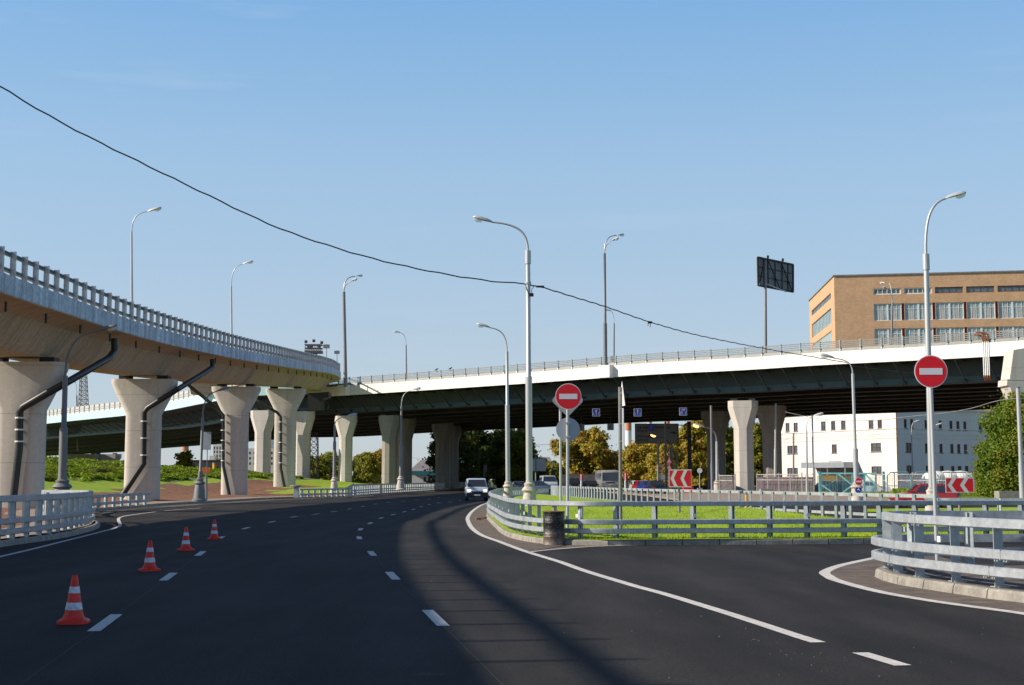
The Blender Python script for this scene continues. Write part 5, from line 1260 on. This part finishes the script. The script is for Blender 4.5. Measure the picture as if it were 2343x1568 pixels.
# edge-on sign
t = thing('road_sign', 'triangular sign seen edge-on with pale pole, between the chevron and the centre no-entry sign', 'road sign', Vector((Xat(1420, 39), 39, .2)))
MB().tube([Vector((Xat(1419.5, 39), 39, .15)), Py(1418.5, 886, 39)], .05, 12).build('pole', M['raill'], t, smooth=60)
e_ = Vector((.10, -.995, 0)).normalized(); nz = Vector((e_.y, -e_.x, 0)); cc = Py(1424, 914, 39)
MB().prism([cc + e_ * .45 + Vector((0, 0, -.2)), cc - e_ * .45 + Vector((0, 0, -.2)), cc + Vector((0, 0, .52))], nz * .012).build('triangle_plate', M['swhite'], t)
cc = Py(1423.5, 975, 39); MB().prism([cc + e_ * .3 + Vector((0, 0, -.62)), cc - e_ * .3 + Vector((0, 0, -.62)), cc - e_ * .3 + Vector((0, 0, .5)), cc + e_ * .3 + Vector((0, 0, .5))], nz * .012).build('lower_plate', M['sgrey'], t)
for v in (900, 935, 970, 1010): MB().box(Py(1421.5, v, 39), (.1, .12, .03)).build('bracket', M['galv'], t)
# chevrons
def chevron(label, u0, u1, v0, v1, y, up, vb, pole_m='raill'):
    a = Py(u0, v1, y); b = Py(u1, v0, y); c = (a + b) / 2; W = b.x - a.x; Hh = b.z - a.z
    t = thing('chevron_sign', label, 'road sign', Vector((Xat(up, y), y, .1)), 0, 'red and white chevron boards')
    MB().tube([Vector((Xat(up, y + .08), y + .08, .05)), Vector((Xat(up, y + .08), y + .08, c.z + .1))], .05, 10).build('pole', M[pole_m], t, smooth=60)
    bd = plate(MB(), c, W, Hh, 0, .015).build('board', M['swhite'], t)
    m_ = MB(); iw, ih = W * .95, Hh * .90; x0 = -iw / 2; yy = -.003
    def P(x, z): return c + Vector((x0 + x * iw, yy, z * ih / 2))
    # white chevrons point left : red areas between them
    ap1, ap2 = .04, .50; sk = .17; th = .165
    m_.add([P(0, -1), P(ap1 + sk, -1), P(ap1, 0), P(ap1 + sk, 1), P(0, 1)], [(0, 1, 2, 3, 4)])
    a1 = ap1 + th
    m_.add([P(a1 + sk, -1), P(ap2 + sk, -1), P(ap2, 0), P(ap2 + sk, 1), P(a1 + sk, 1), P(a1, 0)], [(0, 1, 2, 5), (5, 2, 3, 4)])
    a2 = ap2 + th
    m_.add([P(a2 + sk, -1), P(1, -1), P(1, 1), P(a2 + sk, 1), P(a2, 0)], [(0, 1, 2, 3, 4)])
    m_.build('red_field', M['redp'], bd)
chevron('red and white chevron board on a pole in the grass island', 1530.5, 1582, 1074.5, 1115, 50, 1553.5, 1180)
chevron('red and white chevron board at the right, in front of the pale railings', 2164, 2227.5, 1093, 1127.5, 53, 2193.5, 1180, 'polem')
# hanging blue lane signs
def arrowpts(kind):
    if kind == 'up': return [[(-.06, -.8), (.06, -.8), (.06, .35), (-.06, .35)], [(-.26, .3), (.26, .3), (0, .85)]]
    return [[(-.4, -.8), (-.28, -.8), (-.28, .45), (-.4, .45)], [(-.4, .45), (.2, .45), (.2, .57), (-.28, .57)], [(.2, .28), (.62, .51), (.2, .74)]]
for (u, v, s, kind, lb) in [(1364, 944, 17.5, 'up', 'leftmost hanging blue lane sign with an arrow straight up'), (1459, 944, 17.5, 'up', 'middle hanging blue lane sign, arrow straight up'), (1563, 942, 17.5, 'rt', 'right hanging blue lane sign, arrow bending right')]:
    yl = {1364: 180, 1459: 175, 1563: 170}[u]; c = Py(u, v, yl); W = s * yl / F; t = thing('lane_sign', lb, 'road sign', c, 0, 'hanging lane signs')
    bd = plate(MB(), c, W, W, 0, .03).build('board', M['swhite'], t); plate(MB(), c + Vector((0, -.004, 0)), W * .9, W * .9, 0, .003).build('blue_field', M['sblue'], bd)
    m_ = MB()
    for pl_ in arrowpts(kind) + [[(-.75, -.8), (-.66, -.8), (-.66, .0), (-.75, .0)], [(.66, -.8), (.75, -.8), (.75, .0), (.66, .0)]]: m_.add([c + Vector((x * W * .45, -.012, z * W * .45)) for x, z in pl_], [tuple(range(len(pl_)))])
    m_.build('arrow', M['swhite'], bd)
    for dx in (-.3, .3): MB().box(c + Vector((dx, 0, W * .5 + .85)), (.02, .02, 1.9)).build('hanger', M['black'], t)
for (u, v, lb) in [(1330, 978, 'small dark lane sign partly behind the blank grey disc'), (1397, 977, 'small dark lane sign left of the edge-on sign pole'), (1490, 978, 'small dark blue lane sign overlapping the top of the direction board')]:
    y = 205 if u < 1450 else 187; c = Py(u, v, y); t = thing('lane_sign', lb, 'road sign', c, 0, 'far hanging lane signs'); s_ = 15 * y / F
    bd = plate(MB(), c, s_, s_, 0, .04).build('board', M['dglass' if u < 1450 else 'sblue'], t); plate(MB(), c + Vector((0, -.01, 0)), s_ * .1, s_ * .6, 0, .004).build('arrow', M['roofg'], bd)
    if u < 1450: MB().tube([c + Vector((0, .02, s_ / 2)), c + Vector((0, .02, s_ / 2 + 3.0))], .03, 6).build('hanger', M['wirel'], t)
    else: MB().box(c + Vector((0, .25, -.1)), (.1, .5, .1)).build('hanger', M['black'], t)
# direction board
y = 188; a = Py(1454, 1014.5, y); b = Py(1551.5, 970, y); c = (a + b) / 2; W, Hh = b.x - a.x, b.z - a.z
t = thing('direction_board', 'large dark direction board with street names and an arrow, on a black post', 'direction sign', Vector((Xat(1579, y), y, 0)))
M['board'] = mat('board_face', (.15, .15, .145), .7); M['ink'] = mat('board_ink', (.012, .012, .012), .8)
bd = plate(MB(), c, W, Hh, 0, .12).build('board', M['board'], t)
fm_ = MB()
for x0, z0, w0, h0 in ((0, Hh / 2, W, .07), (0, -Hh / 2, W, .07), (-W / 2, 0, .07, Hh), (W / 2, 0, .07, Hh)): fm_.box(c + Vector((x0, -.02, z0)), (w0 + .06, .08, h0))
fm_.build('border', M['ink'], bd)
def text(s, x, z, size, par, c, m='ink', yaw=0, dy=-.012, thick=.012):
    cu = bpy.data.curves.new('t', 'FONT'); cu.body = s; cu.size = size; cu.align_x = 'LEFT'; cu.align_y = 'CENTER'; cu.offset = thick; cu.resolution_u = 2
    to = bpy.data.objects.new('t', cu); scene.collection.objects.link(to); dg = bpy.context.evaluated_depsgraph_get(); dg.update()
    me = bpy.data.meshes.new_from_object(to.evaluated_get(dg)); bpy.data.objects.remove(to); bpy.data.curves.remove(cu)
    org = OFF.get(par.name, Vector()); me.transform(Matrix.Translation(c + Vector((x, dy, z)) - org) @ Matrix.Rotation(math.pi / 2, 4, 'X')); me.materials.clear(); me.materials.append(M[m])
    o = bpy.data.objects.new('lettering', me); scene.collection.objects.link(o); o.parent = par; OFF[o.name] = org; return o
for s, z in (('4-Я МАГИСТРАЛЬНАЯ', .30), ('УЛИЦА', .12), ('ХОРОШЕВСКОЕ', -.16), ('ШОССЕ', -.34)): text(s, -W * .46, z * Hh, .42, bd, c)
m_ = MB(); ac = c + Vector((W * .38, -.014, .1)); m_.add([ac + Vector(q) for q in [(-.45, 0, -.05), (.1, 0, -.05), (.1, 0, .05), (-.45, 0, .05)]], [(0, 1, 2, 3)]); m_.add([ac + Vector(q) for q in [(.0, 0, -.22), (.5, 0, 0), (.0, 0, .22)]], [(0, 1, 2)]); m_.build('arrow', M['ink'], bd)
MB().box(((Xat(1578.5, y)), y + .1, (H + 133 * y / F) / 2), (.5, .5, H + 133 * y / F)).build('post', M['black'], t)
for v in (973, 1004): m_ = MB(); p0, p1 = Py(1552, v, y), Py(1577, v, y); m_.beam(p0, p1, .12, .12); m_.beam(p0.lerp(p1, .55) + Vector((0, 0, .06)), p1 + Vector((0, 0, .35)), .12, .2); m_.build('arm', M['black'], t)
t = thing('gantry_post', 'slim black post rising past the direction board', 'post', Vector((Xat(1524, 152), 152, 0))); MB().box((Xat(1524, 152), 152, (H + 132 * 152 / F) / 2), (.2, .2, H + 132 * 152 / F)).build('shaft', M['black'], t); MB().box((Xat(1524, 152), 152, .15), (.5, .5, .3)).build('foot', M['black'], t)
# back of the advertising board on the overpass
y0, y1 = 170, 176; q = [Py(1733, 589, y0), Py(1814, 606, y1), Py(1814, 668.5, y1), Py(1734.5, 653.5, y0)]
t = thing('billboard', 'back of a dark advertising board high on a pole above the overpass', 'billboard', Py(1752, 795, 171.2))
ed = (q[1] - q[0]); ed.z = 0; ed.normalize(); nb2 = Vector((ed.y, -ed.x, 0))
q[1].z = q[0].z + (q[1].z - q[0].z) * .2; q[2].z = q[1].z - (q[0].z - q[3].z)
MB().prism([q[3], q[2], q[1], q[0]], -nb2 * .18).build('panel', M['poled'], t)
m_ = MB()
for a_, b_ in ((0, 1), (3, 2), (0, 3), (1, 2)): m_.beam(q[a_] + nb2 * .05, q[b_] + nb2 * .05, .18, .22)
for k in (.28, .48, .68, .85): m_.beam(q[0].lerp(q[1], k) + nb2 * .06, q[3].lerp(q[2], k) + nb2 * .06, .09, .1)
for k in (.33, .66): m_.beam(q[0].lerp(q[3], k) + nb2 * .06, q[1].lerp(q[2], k) + nb2 * .06, .08, .08)
m_.beam(q[0].lerp(q[1], .22) + nb2 * .3, q[3].lerp(q[2], .6) + nb2 * .2, .12, .12); m_.beam(q[0].lerp(q[1], .6) + nb2 * .3, q[3].lerp(q[2], .95) + nb2 * .2, .12, .12); m_.beam(q[0].lerp(q[1], .15) + nb2 * .3, q[3] + nb2 * .2, .12, .12)
m_.build('frame', M['black'], t)
pc = Py(1751.5, 795, 171.0); tp_ = Py(1751, 595, 171.0); MB().tube([pc - Vector((0, 0, 1)), tp_], [.2, .17], 12).build('pole', M['polem'], t, smooth=60)
m_ = MB(); m_.beam(Py(1752, 650, 170.8), Py(1800, 668, 174), .12, .12); m_.build('brace', M['galv'], t)
for u, v in ((1757, 586), (1791, 593)): MB().box(Py(u, v + 2, 172), (.25, .25, .35)).build('spotlight', M['black'], t)
# small signs
def small(label, kind, u, v, s, y, vb, m='poled', cat='road sign', name='road_sign', group=None, col='sgrey', pr=.05, z0=None):
    c = Py(u, v, y); w = s * y / F; b = Py(u, vb, y); t = thing(name, label, cat, b, 0, group)
    MB().tube([b + Vector((0, .05, 0)), c + Vector((0, .05, w * .4))], pr, 8).build('pole', M[m], t, smooth=60)
    if kind == 'disc': disc(MB(), c, w / 2, (0, -1, 0)).build('disc', M[col], t)
    elif kind == 'rect': plate(MB(), c, w, w * .6, 0, .03).build('board', M[col], t)
    elif kind == 'tall': plate(MB(), c, w * .45, w, 0, .03).build('board', M[col], t)
    elif kind == 'dia':
        o = plate(MB(), c, w * .7, w * .7, 0, .02, 0, math.pi / 4).build('board', M['swhite'], t); plate(MB(), c + Vector((0, -.01, 0)), w * .48, w * .48, 0, .003, 0, math.pi / 4).build('orange_field', M[col], o)
    elif kind == 'tri':
        for dz in (0, -w * .95):
            o = MB().prism([c + Vector((-w / 2, 0, -w * .4 + dz)), c + Vector((w / 2, 0, -w * .4 + dz)), c + Vector((0, 0, w * .45 + dz))], (0, .02, 0)).build('triangle', M['redp'], t)
            MB().prism([c + Vector((-w * .3, -.004, -w * .3 + dz)), c + Vector((w * .3, -.004, -w * .3 + dz)), c + Vector((0, -.004, w * .26 + dz))], (0, .002, 0)).build('white_field', M['sgrey'], o)
    return t
small('back of a wide white sign beside the tallest central lamp', 'rect', 1226, 1064, 47, 200, 1110, 'polem', col='sgrey', pr=.12)
small('sign plate on the dark lamp between the second and third ramp piers', 'tall', 473.5, 1009, 41, 95.6, 1145, 'poled', col='sgrey', pr=.03)
small('orange box on a thin post beside the dark lamp', 'rect', 471, 1076, 19, 97, 1148, 'poled', 'sign box', 'sign_box', col='orange', pr=.05)
small('white diamond sign with an orange centre before the autumn trees', 'dia', 1511, 1072, 17, 185, 1120, 'poled', col='orange')
small('grey arrow plate below the white diamond sign', 'rect', 1513, 1092, 18, 186, 1120, 'poled', col='sgrey')
small('pale yellow diamond sign right of the direction board', 'dia', 1577 - .5, 1052 - 10, 12, 150, 1125, 'polem', col='yellow') if False else None
small('pair of red triangle signs stacked above the left chevron board', 'tri', 1531, 1054, 15, 155, 1120, 'poled')
small('pale round sign with a dark bar between the board post and the darkest pier', 'disc', 1601, 1077, 12, 170, 1118, 'sgrey', col='swhite')
small('upright red and white plate on a white post, left of the bus', 'tall', 1330, 1092, 16, 120, 1120, 'white', col='redp', pr=.07)
small('upright red edged plate on a white post, right of the bus', 'tall', 1431, 1090, 18, 118, 1124, 'white', col='redp', pr=.07)
small('green square sign back standing on the far end of the ramp, left', 'rect', 747, 793, 15, 195, 822, 'poled', col='poled')
small('square sign back standing on the far end of the ramp, right', 'rect', 771, 806.5, 12.5, 205, 835, 'poled', col='poled')
c = Py(1965, 1102, 98.6); t = thing('no_entry_sign', 'small round no-entry sign on the lamp before the cyan gate', 'road sign', c); noentry(t, c, 8.6 * 98.6 / F)
c = Py(1964, 1121, 98.6); t = thing('direction_sign', 'small round blue sign below the small no-entry sign', 'road sign', c); o = disc(MB(), c, 8.4 * 98.6 / F, (0, -1, 0)).build('disc', M['swhite'], t); disc(MB(), c + Vector((0, -.013, 0)), 7.4 * 98.6 / F, (0, -1, 0), .002).build('blue_field', M['sblue'], o); MB().prism([c + Vector((-.12, -.02, -.02)), c + Vector((.02, -.02, .13)), c + Vector((.14, -.02, -.10)), c + Vector((.02, -.02, -.02))], (0, .002, 0)).build('arrow', M['swhite'], o)
def traffic_light(label, u, v, y, vb):
    b = Py(u, vb, y); c = Py(u + 4, v, y); t = thing('traffic_light', label, 'traffic light', b)
    MB().tube([b, Py(u, v - 8, y)], .07, 8).build('pole', M['poled'], t); MB().box(c, (.42, .3, 1.25)).build('housing', M['black'], t)
    for k in (-1, 0, 1): MB().lathe([(.14, 0), (.16, .12)], c + Vector((0, -.15, k * .38)), 10, axis=Matrix.Rotation(math.pi / 2, 3, 'X')).build('lens_hood', M['poled'], t)
traffic_light('traffic light behind the oncoming van, before the dark trees', 1108, 1072, 215, 1108)
traffic_light('traffic light beside the low house with teal eaves', 936, 1060, 250, 1112)
traffic_light('dark traffic light at the left edge of the orange trees', 1262, 1082, 230, 1112)
# birds on the overpass railing
for (u, v), lb in zip(((998, 846), (1030, 845)), ('left small dark bird perched on the overpass railing', 'right small dark bird perched on the overpass railing')):
    y = bridge_line(u); c = Py(u, v, y); c.z = z_edge((Vector((c.x, c.y, 0)) - NA).dot(E1)) + 1.32
    m_ = MB(); m_.tube([c + Vector((-.24, 0, -.02)), c + Vector((-.12, 0, .0)), c + Vector((0, 0, .04)), c + Vector((.12, 0, .10)), c + Vector((.19, 0, .20)), c + Vector((.25, 0, .22)), c + Vector((.33, 0, .21))], [.02, .07, .11, .09, .06, .055, .01], 8); m_.beam(c + Vector((.02, 0, -.04)), c + Vector((.02, 0, -.26)), .02, .02); tag(m_.build('bird', M['wire'], smooth=60, loc=tuple(c)), lb, 'bird', 'birds on the railing')
# junction box beside the lamp on the overpass
c = Py(1403, 822, 175); t = thing('junction_box', 'small grey cabinet on the overpass railing beside the tall dark double lamp', 'cabinet', c); MB().box(c, (.75, .4, .8)).build('cabinet', M['sgrey'], t); MB().box(c + Vector((0, -.21, 0)), (.6, .02, .65)).build('door', M['picket'], t)
# ------------------------------------------------------------ fences on the right
def panel_fence(label, P0, P1, h, m, np_, kind, sp=.14, cat='fence'):
    t = thing('fence', label, cat, P0); L = (P1 - P0).length; e = (P1 - P0).normalized()
    for i in range(np_):
        a = P0 + e * (L * i / np_ + .06); b = P0 + e * (L * (i + 1) / np_ - .06); m_ = MB(); n = max(3, int((b - a).length / sp))
        for k in range(n + 1):
            q = a.lerp(b, k / n); hh = h * (1 if kind == 'flat' else (.98 if k % 2 else .9)); m_.box(q + Vector((0, 0, hh / 2 + .1)), (.035, .03, hh - .1))
        for z in (.2, h * .72, h): m_.beam(a + Vector((0, 0, z)), b + Vector((0, 0, z)), .045, .06)
        m_.build('panel', M[m], t)
    for i in range(np_ + 1): q = P0 + e * (L * i / np_); MB().box(q + Vector((0, 0, h / 2 + .1)), (.12, .12, h + .2)).build('post', M['picket'], t)
    return t
def PG(u, y): return Vector((Xat(u, y), y, .1))
panel_fence('brown grey railing with dark sheets, left of the bright sunlit pier', PG(1646, 163), PG(1682, 160), 2.1, 'picket', 1, 'flat')
panel_fence('brown grey railing between the bright sunlit pier and the cyan gate', PG(1732, 158), PG(1862, 150), 2.2, 'picket', 5, 'flat', .22)
panel_fence('pale picket railing right of the cyan gate, up to the green tree', PG(2005, 140), PG(2272, 128), 2.15, 'picket', 6, 'pk', .18)
M['dfoil'] = mat('purple_green_sheet', (.045, .06, .04), .7, var=.3, scale=.5, col2=(.10, .05, .08))
for lb, u0, u1, y in (('dark green and purple sheeting behind the left railing', 1734, 1800, 159), ('dark purple sheeting behind the railing left of the cyan gate', 1800, 1862, 155), ('dark sheeting behind the railing left of the bright sunlit pier', 1648, 1680, 165)):
    a, b = PG(u0, y), PG(u1, y - 4); o = MB().prism([a, b, b + Vector((0, 0, 1.9)), a + Vector((0, 0, 1.9))], (0, .05, 0)).build('sheeting', M['dfoil'], loc=tuple(a)); tag(o, lb, 'screen')
# cyan gate and arched rails
t = thing('gate', 'cyan braced metal gate with diagonal bars before the yellow container', 'gate', PG(1875, 142))
def gb(u0, v0, u1, v1, w=.12, y0=142, y1=140, par=None): 
    f = lambda u, v: Py(u, v, lerp(y0, y1, (u - 1875) / 130)); return MB().beam(f(u0, v0), f(u1, v1), w, w)
for lf, (ua, ub_) in (('gate_leaf', (1880, 1952)), ('gate_leaf', (1952, 2005))):
    m_ = MB()
    f = lambda u, v: Py(u, v, lerp(142, 140, (u - 1875) / 130))
    segs = [((ua, 1083.5), (ub_, 1083.5)), ((ua, 1134), (ub_, 1134)), ((ua, 1083), (ua, 1135)), ((ub_ - 1.5, 1083), (ub_ - 1.5, 1135)), (((ua + ub_) / 2, 1083), ((ua + ub_) / 2, 1135)), ((ua, 1110), ((ua + ub_) / 2 - 2, 1134)), (((ua + ub_) / 2 + 1, 1084), (ub_ - 2, 1110)), (((ua + ub_) / 2 + 3, 1134), (ub_ - 2, 1111))]
    for p, q in segs: m_.beam(f(*p), f(*q), .13, .15)
    for k in range(22): uu = lerp(ua, ub_, (k + .5) / 22); m_.beam(f(uu, 1134), f(uu, 1090 + (k % 2)), .03, .03)
    m_.build(lf, M['cyan'], t)
for u in (1876, 2022): MB().box(PG(u, 141) + Vector((0, 0, 1.2)), (.24, .24, 2.5)).build('gate_post', M['cyan'], t)
for i, (ua, ub_) in enumerate([(2030,2085),(2090,2148),(2152,2218),(2222,2270)]):
    f = lambda u, v: Py(u, v, 136); t = thing('arch_rail', ['first cyan arched rail right of the gate', 'second cyan arched rail right of the gate', 'third cyan arched rail, behind the white tents', 'last cyan arched rail before the green tree'][i], 'railing', f(ua, 1136), 0, 'cyan arched rails')
    m_ = MB().tube([f(ua, 1136), f(ua, 1089), f(ua + 7, 1081), f(ub_ - 9, 1081), f(ub_, 1091), f(ub_, 1136)], .06, 6); m_.build('arch', M['cyan'], t)
    MB().tube([f(ua, 1112), f(ub_, 1112)], .035, 6).build('cross_bar', M['cyan'], t)
# ------------------------------------------------------------ vehicles
def vehicle(name, label, cat, P, rz, L, W, Hh, col, kind='hatch', lights=False, group=None, detail=True, dark_low=False):
    # local frame: front of the vehicle towards -Y, origin on the road under its centre
    t = thing(name, label, cat, P, rz, group); h = Hh; b = MB(); hw = W / 2
    if kind == 'van': prof = [(-.5, .22), (-.5, .46), (-.485, .52), (-.33, .60), (-.31, .61), (-.17, .965), (-.12, .995), (.05, 1.0), (.44, .985), (.49, .95), (.5, .5), (.5, .2)]
    elif kind == 'bus': prof = [(-.5, .14), (-.5, .35), (-.495, .55), (-.485, .9), (-.46, .975), (-.3, 1.0), (.45, 1.0), (.5, .95), (.5, .14)]
    elif kind == 'sedan': prof = [(-.5, .2), (-.5, .45), (-.46, .54), (-.22, .62), (-.07, .97), (0, 1.0), (.18, .99), (.33, .68), (.48, .64), (.5, .5), (.5, .2)]
    else: prof = [(-.5, .2), (-.5, .45), (-.46, .54), (-.24, .62), (-.08, .96), (0, 1.0), (.28, .98), (.42, .68), (.49, .6), (.5, .45), (.5, .2)]
    belt = .6 if kind != 'bus' else .5
    def wx(z):   # half width at relative height
        if z < .3: return hw * (.93 + .07 * (z / .3))
        if z <= belt: return hw
        return hw * (1 - (.17 if kind != 'bus' else .03) * (z - belt) / (1 - belt))
    n = len(prof); cols = (-1, -.72, 0, .72, 1)
    # skin strips over the profile (roof, bonnet, ends)
    rings = []
    for yy, z in prof:
        w = wx(z); rings.append([Vector((c * w if abs(c) == 1 else c * w * 1.0, yy * L * (1 - .03 * (abs(c) == 1)), z * h * (1 - .012 * (abs(c) == 1) * (z > .5)))) for c in cols])
    vs = [p for r_ in rings for p in r_]; k = len(cols)
    fs = [(i * k + j, (i + 1) * k + j, (i + 1) * k + j + 1, i * k + j + 1) for i in range(n - 1) for j in range(k - 1)]
    fs.append(tuple(i * k for i in range(n))); fs.append(tuple(i * k + k - 1 for i in range(n))[::-1]); fs.append((0, k - 1, (n - 1) * k + k - 1, (n - 1) * k)[::-1])
    b.add(vs, fs); bo_ = b.build('body', M[col], t, smooth=30, local=True)
    def ypro(z, front=True):
        pts = prof if front else prof[::-1]
        for (y0, z0), (y1, z1) in zip(pts, pts[1:]):
            if z0 <= z <= z1 and z1 > z0: return lerp(y0, y1, (z - z0) / (z1 - z0)) * L
        return pts[0][0] * L
    def wnd(zs0, zs1, inset, front=True):
        s = -1 if front else 1; m_ = MB(); q = []
        for z, c in ((zs0, -1), (zs0, 1), (zs1, 1), (zs1, -1)): q.append(Vector((c * wx(z) * inset, ypro(z, front) + s * .012, z * h + (.012))))
        m_.add(q, [(0, 1, 2, 3)] if front else [(3, 2, 1, 0)]); return m_
    if kind == 'bus':
        wnd(.45, .86, .88).build('windscreen', M['dglass'], t, local=True)
    else: wnd(.625, .935, .88).build('windscreen', M['dglass'], t, local=True); wnd(.69 if kind == 'sedan' else .64, .92, .84, False).build('rear_window', M['dglass'], t, local=True)
    for s in (-1, 1):
        spans_ = {'van': [(-.20, -.02), (.01, .2), (.23, .44)], 'bus': [(-.42 + .15 * i, -.30 + .15 * i) for i in range(6)], 'sedan': [(-.13, .02), (.04, .2)], 'hatch': [(-.14, .0), (.02, .17), (.19, .34)]}[kind]
        for i, (a, c) in enumerate(spans_):
            z0, z1 = (.63, .90) if kind != 'bus' else (.52, .84); sh = .10 if (i == 0 and kind != 'bus') else .0; sh2 = .06 if i == len(spans_) - 1 and kind in ('hatch', 'sedan') else 0
            m_ = MB(); m_.add([Vector((s * (wx(z0) + .008), a * L, z0 * h)), Vector((s * (wx(z0) + .008), c * L, z0 * h)), Vector((s * (wx(z1) + .008), (c - sh2) * L, z1 * h)), Vector((s * (wx(z1) + .008), (a + sh * .8) * L, z1 * h))], [(0, 1, 2, 3)]); m_.build('side_window', M['dglass'], t, local=True)
        for yy in (-.31, .30):
            r = .165 * h * (1.05 if kind != 'bus' else .8) if kind != 'van' else .17 * h; ax = Matrix.Rotation(math.pi / 2, 3, 'Y')
            wm = MB().lathe([(r * .6, 0), (r, .02), (r, .17), (r * .6, .19)], (s * hw - (.19 if s > 0 else 0) + (.015 * s), yy * L, r), 18, axis=ax).build('wheel', M['black'], t, smooth=40, local=True)
            MB().lathe([(0, 0), (r * .6, .01), (r * .62, .03)], (s * (hw + .005) - (.02 if s > 0 else 0), yy * L, r), 12, axis=ax).build('rim', M['galv'], wm, local=True)
        hz = .47 if kind != 'bus' else .3
        MB().box((s * hw * .74, -L * .498, hz * h), (W * .14, .07, h * (.06 if kind != 'bus' else .045))).build('headlight', M['beam' if lights else 'swhite'], t, local=True)
        MB().box((s * hw * .82, L * .497, .5 * h), (W * .12, .05, h * .1)).build('tail_light', M['redp'], t, local=True)
        if kind != 'bus': MB().box((s * (hw + .08), -.2 * L, .66 * h), (.16, .12, .13)).build('mirror', M[col if not dark_low else 'black'], t, local=True)
        else: MB().box((s * (hw + .1), -.5 * L, .75 * h), (.12, .1, .4)).build('mirror', M['black'], t, local=True)
    MB().box((0, -L * .497, .27 * h), (W * .97, .10, h * .2)).build('bumper', M['black' if dark_low else col], t, local=True)
    MB().box((0, L * .497, .27 * h), (W * .95, .08, h * .16)).build('bumper', M['black' if dark_low else col], t, local=True)
    MB().box((0, -L * .51, .40 * h if dark_low else .36 * h), (W * .5, .03, h * .06)).build('grille', M['black'], t, local=True)
    MB().box((0, -L * .515 - .02, .27 * h), (.50, .02, .11)).build('number_plate', M['swhite'], t, local=True)
    return t
def paint(n, c): M[n] = mat(n, c, .3, .1, coat=.6, spec=.5)
paint('vwhite', (.55, .62, .72)); paint('vred', (.42, .012, .02)); paint('vblue', (.01, .04, .30)); paint('vdark', (.015, .017, .022)); paint('vgrey', (.22, .23, .25)); paint('vlight', (.6, .6, .6)); paint('vmid', (.03, .07, .16)); paint('vbus', (.35, .35, .34))
M['beam'] = mat('lit_headlamp', (1, .9, .7), .3, emit=((1, .72, .35), 3.0))
def gp(u, y, z=0): return Vector((Xat(u, y), y, z))
vehicle('van', 'white delivery van with lit headlights driving toward the camera', 'van', gp(1089.5, 110.5), R(4), 4.1, 1.72, 1.82, 'vwhite', 'van', True, dark_low=True)
vehicle('parked_car', 'red hatchback with roof rack behind the right guardrail, seen from the side', 'car', gp(2112, 84), R(-100), 3.95, 1.6, 1.5, 'vred', 'hatch')
rk = MB(); pr_ = gp(2112, 84)
for dx in (-.9, -.2, .5): rk.box(pr_ + Vector((dx, 0, 1.58)), (.04, 1.2, .03))
for dy in (-.5, .5): rk.box(pr_ + Vector((-.2, dy, 1.60)), (1.8, .03, .03))
rk.build('roof_rack', M['galv'], bpy.data.objects['parked_car'], local=False)
bpy.data.objects['roof_rack'].matrix_parent_inverse = Matrix.Rotation(R(100), 4, 'Z')
vehicle('bus', 'grey white bus facing the camera below the orange trees', 'bus', gp(1388.5, 192, .3), R(2), 9, 2.5, 2.75, 'vbus', 'bus')
gc = 'cars waiting on the far road'
for (u, y, kind, col, lb, L, W, Hh, rz) in [(1311, 185, 'van', 'vdark', 'black people carrier behind the centre no-entry sign pole', 4.4, 1.7, 1.75, 4), (1333, 190, 'sedan', 'vmid', 'blue sedan between the black people carrier and the dark car', 4.3, 1.7, 1.4, 4), (1352, 184, 'hatch', 'vdark', 'dark hatchback just left of the bus', 4.2, 1.7, 1.45, 4),
    (1254, 175, 'van', 'vwhite', 'pale blue delivery van right of the tallest central lamp', 5, 1.9, 2.1, 6), (1231, 172, 'sedan', 'vmid', 'dark blue car left of the pale blue delivery van', 4.3, 1.7, 1.4, 6), (1189, 168, 'sedan', 'vdark', 'dark car between the two central lamps', 4.4, 1.75, 1.4, 8), (1219, 185, 'sedan', 'vdark', 'dark car half hidden behind the tallest central lamp', 4.3, 1.7, 1.4, 6)]:
    vehicle('waiting_car', lb, 'car', gp(u, y, .15), R(rz), L, W, Hh, col, kind, group=gc)
gk = 'cars parked in a row at the right kerb'
for (u, y, kind, col, lb, rz) in [(1480, 158, 'hatch', 'vblue', 'bright blue hatchback at the near end of the parked row', 186), (1466, 170, 'hatch', 'vred', 'red car second in the parked row', 184), (1458, 182, 'sedan', 'vlight', 'white car third in the parked row', 183), (1453, 196, 'hatch', 'vgrey', 'grey car fourth in the parked row', 182), (1449, 212, 'sedan', 'vred', 'dark red car fifth in the parked row', 182), (1446, 230, 'hatch', 'vgrey', 'farthest grey car of the parked row', 182), (1499, 156, 'sedan', 'vdark', 'dark car right of the bright blue hatchback', 190)]:
    vehicle('parked_car', lb, 'car', gp(u, y, .1), R(rz), 4.1, 1.7, 1.5, col, kind, group=gk)
for (u, y, lb, rz) in [(1925, 155, 'black car behind the middle of the cyan gate', 80), (1948, 158, 'dark silver car behind the right half of the cyan gate', 80), (1992, 152, 'pale grey car nose at the right end of the cyan gate', 75), (1893, 160, 'dark car behind the left end of the cyan gate', 85)]:
    vehicle('yard_car', lb, 'car', gp(u, y, .1), R(rz), 4.2, 1.7, 1.5, {'black': 'vdark', 'dark ': 'vdark', 'pale ': 'vlight'}[(lb + '     ')[:5]], 'sedan', group='cars in the yard behind the cyan gate')
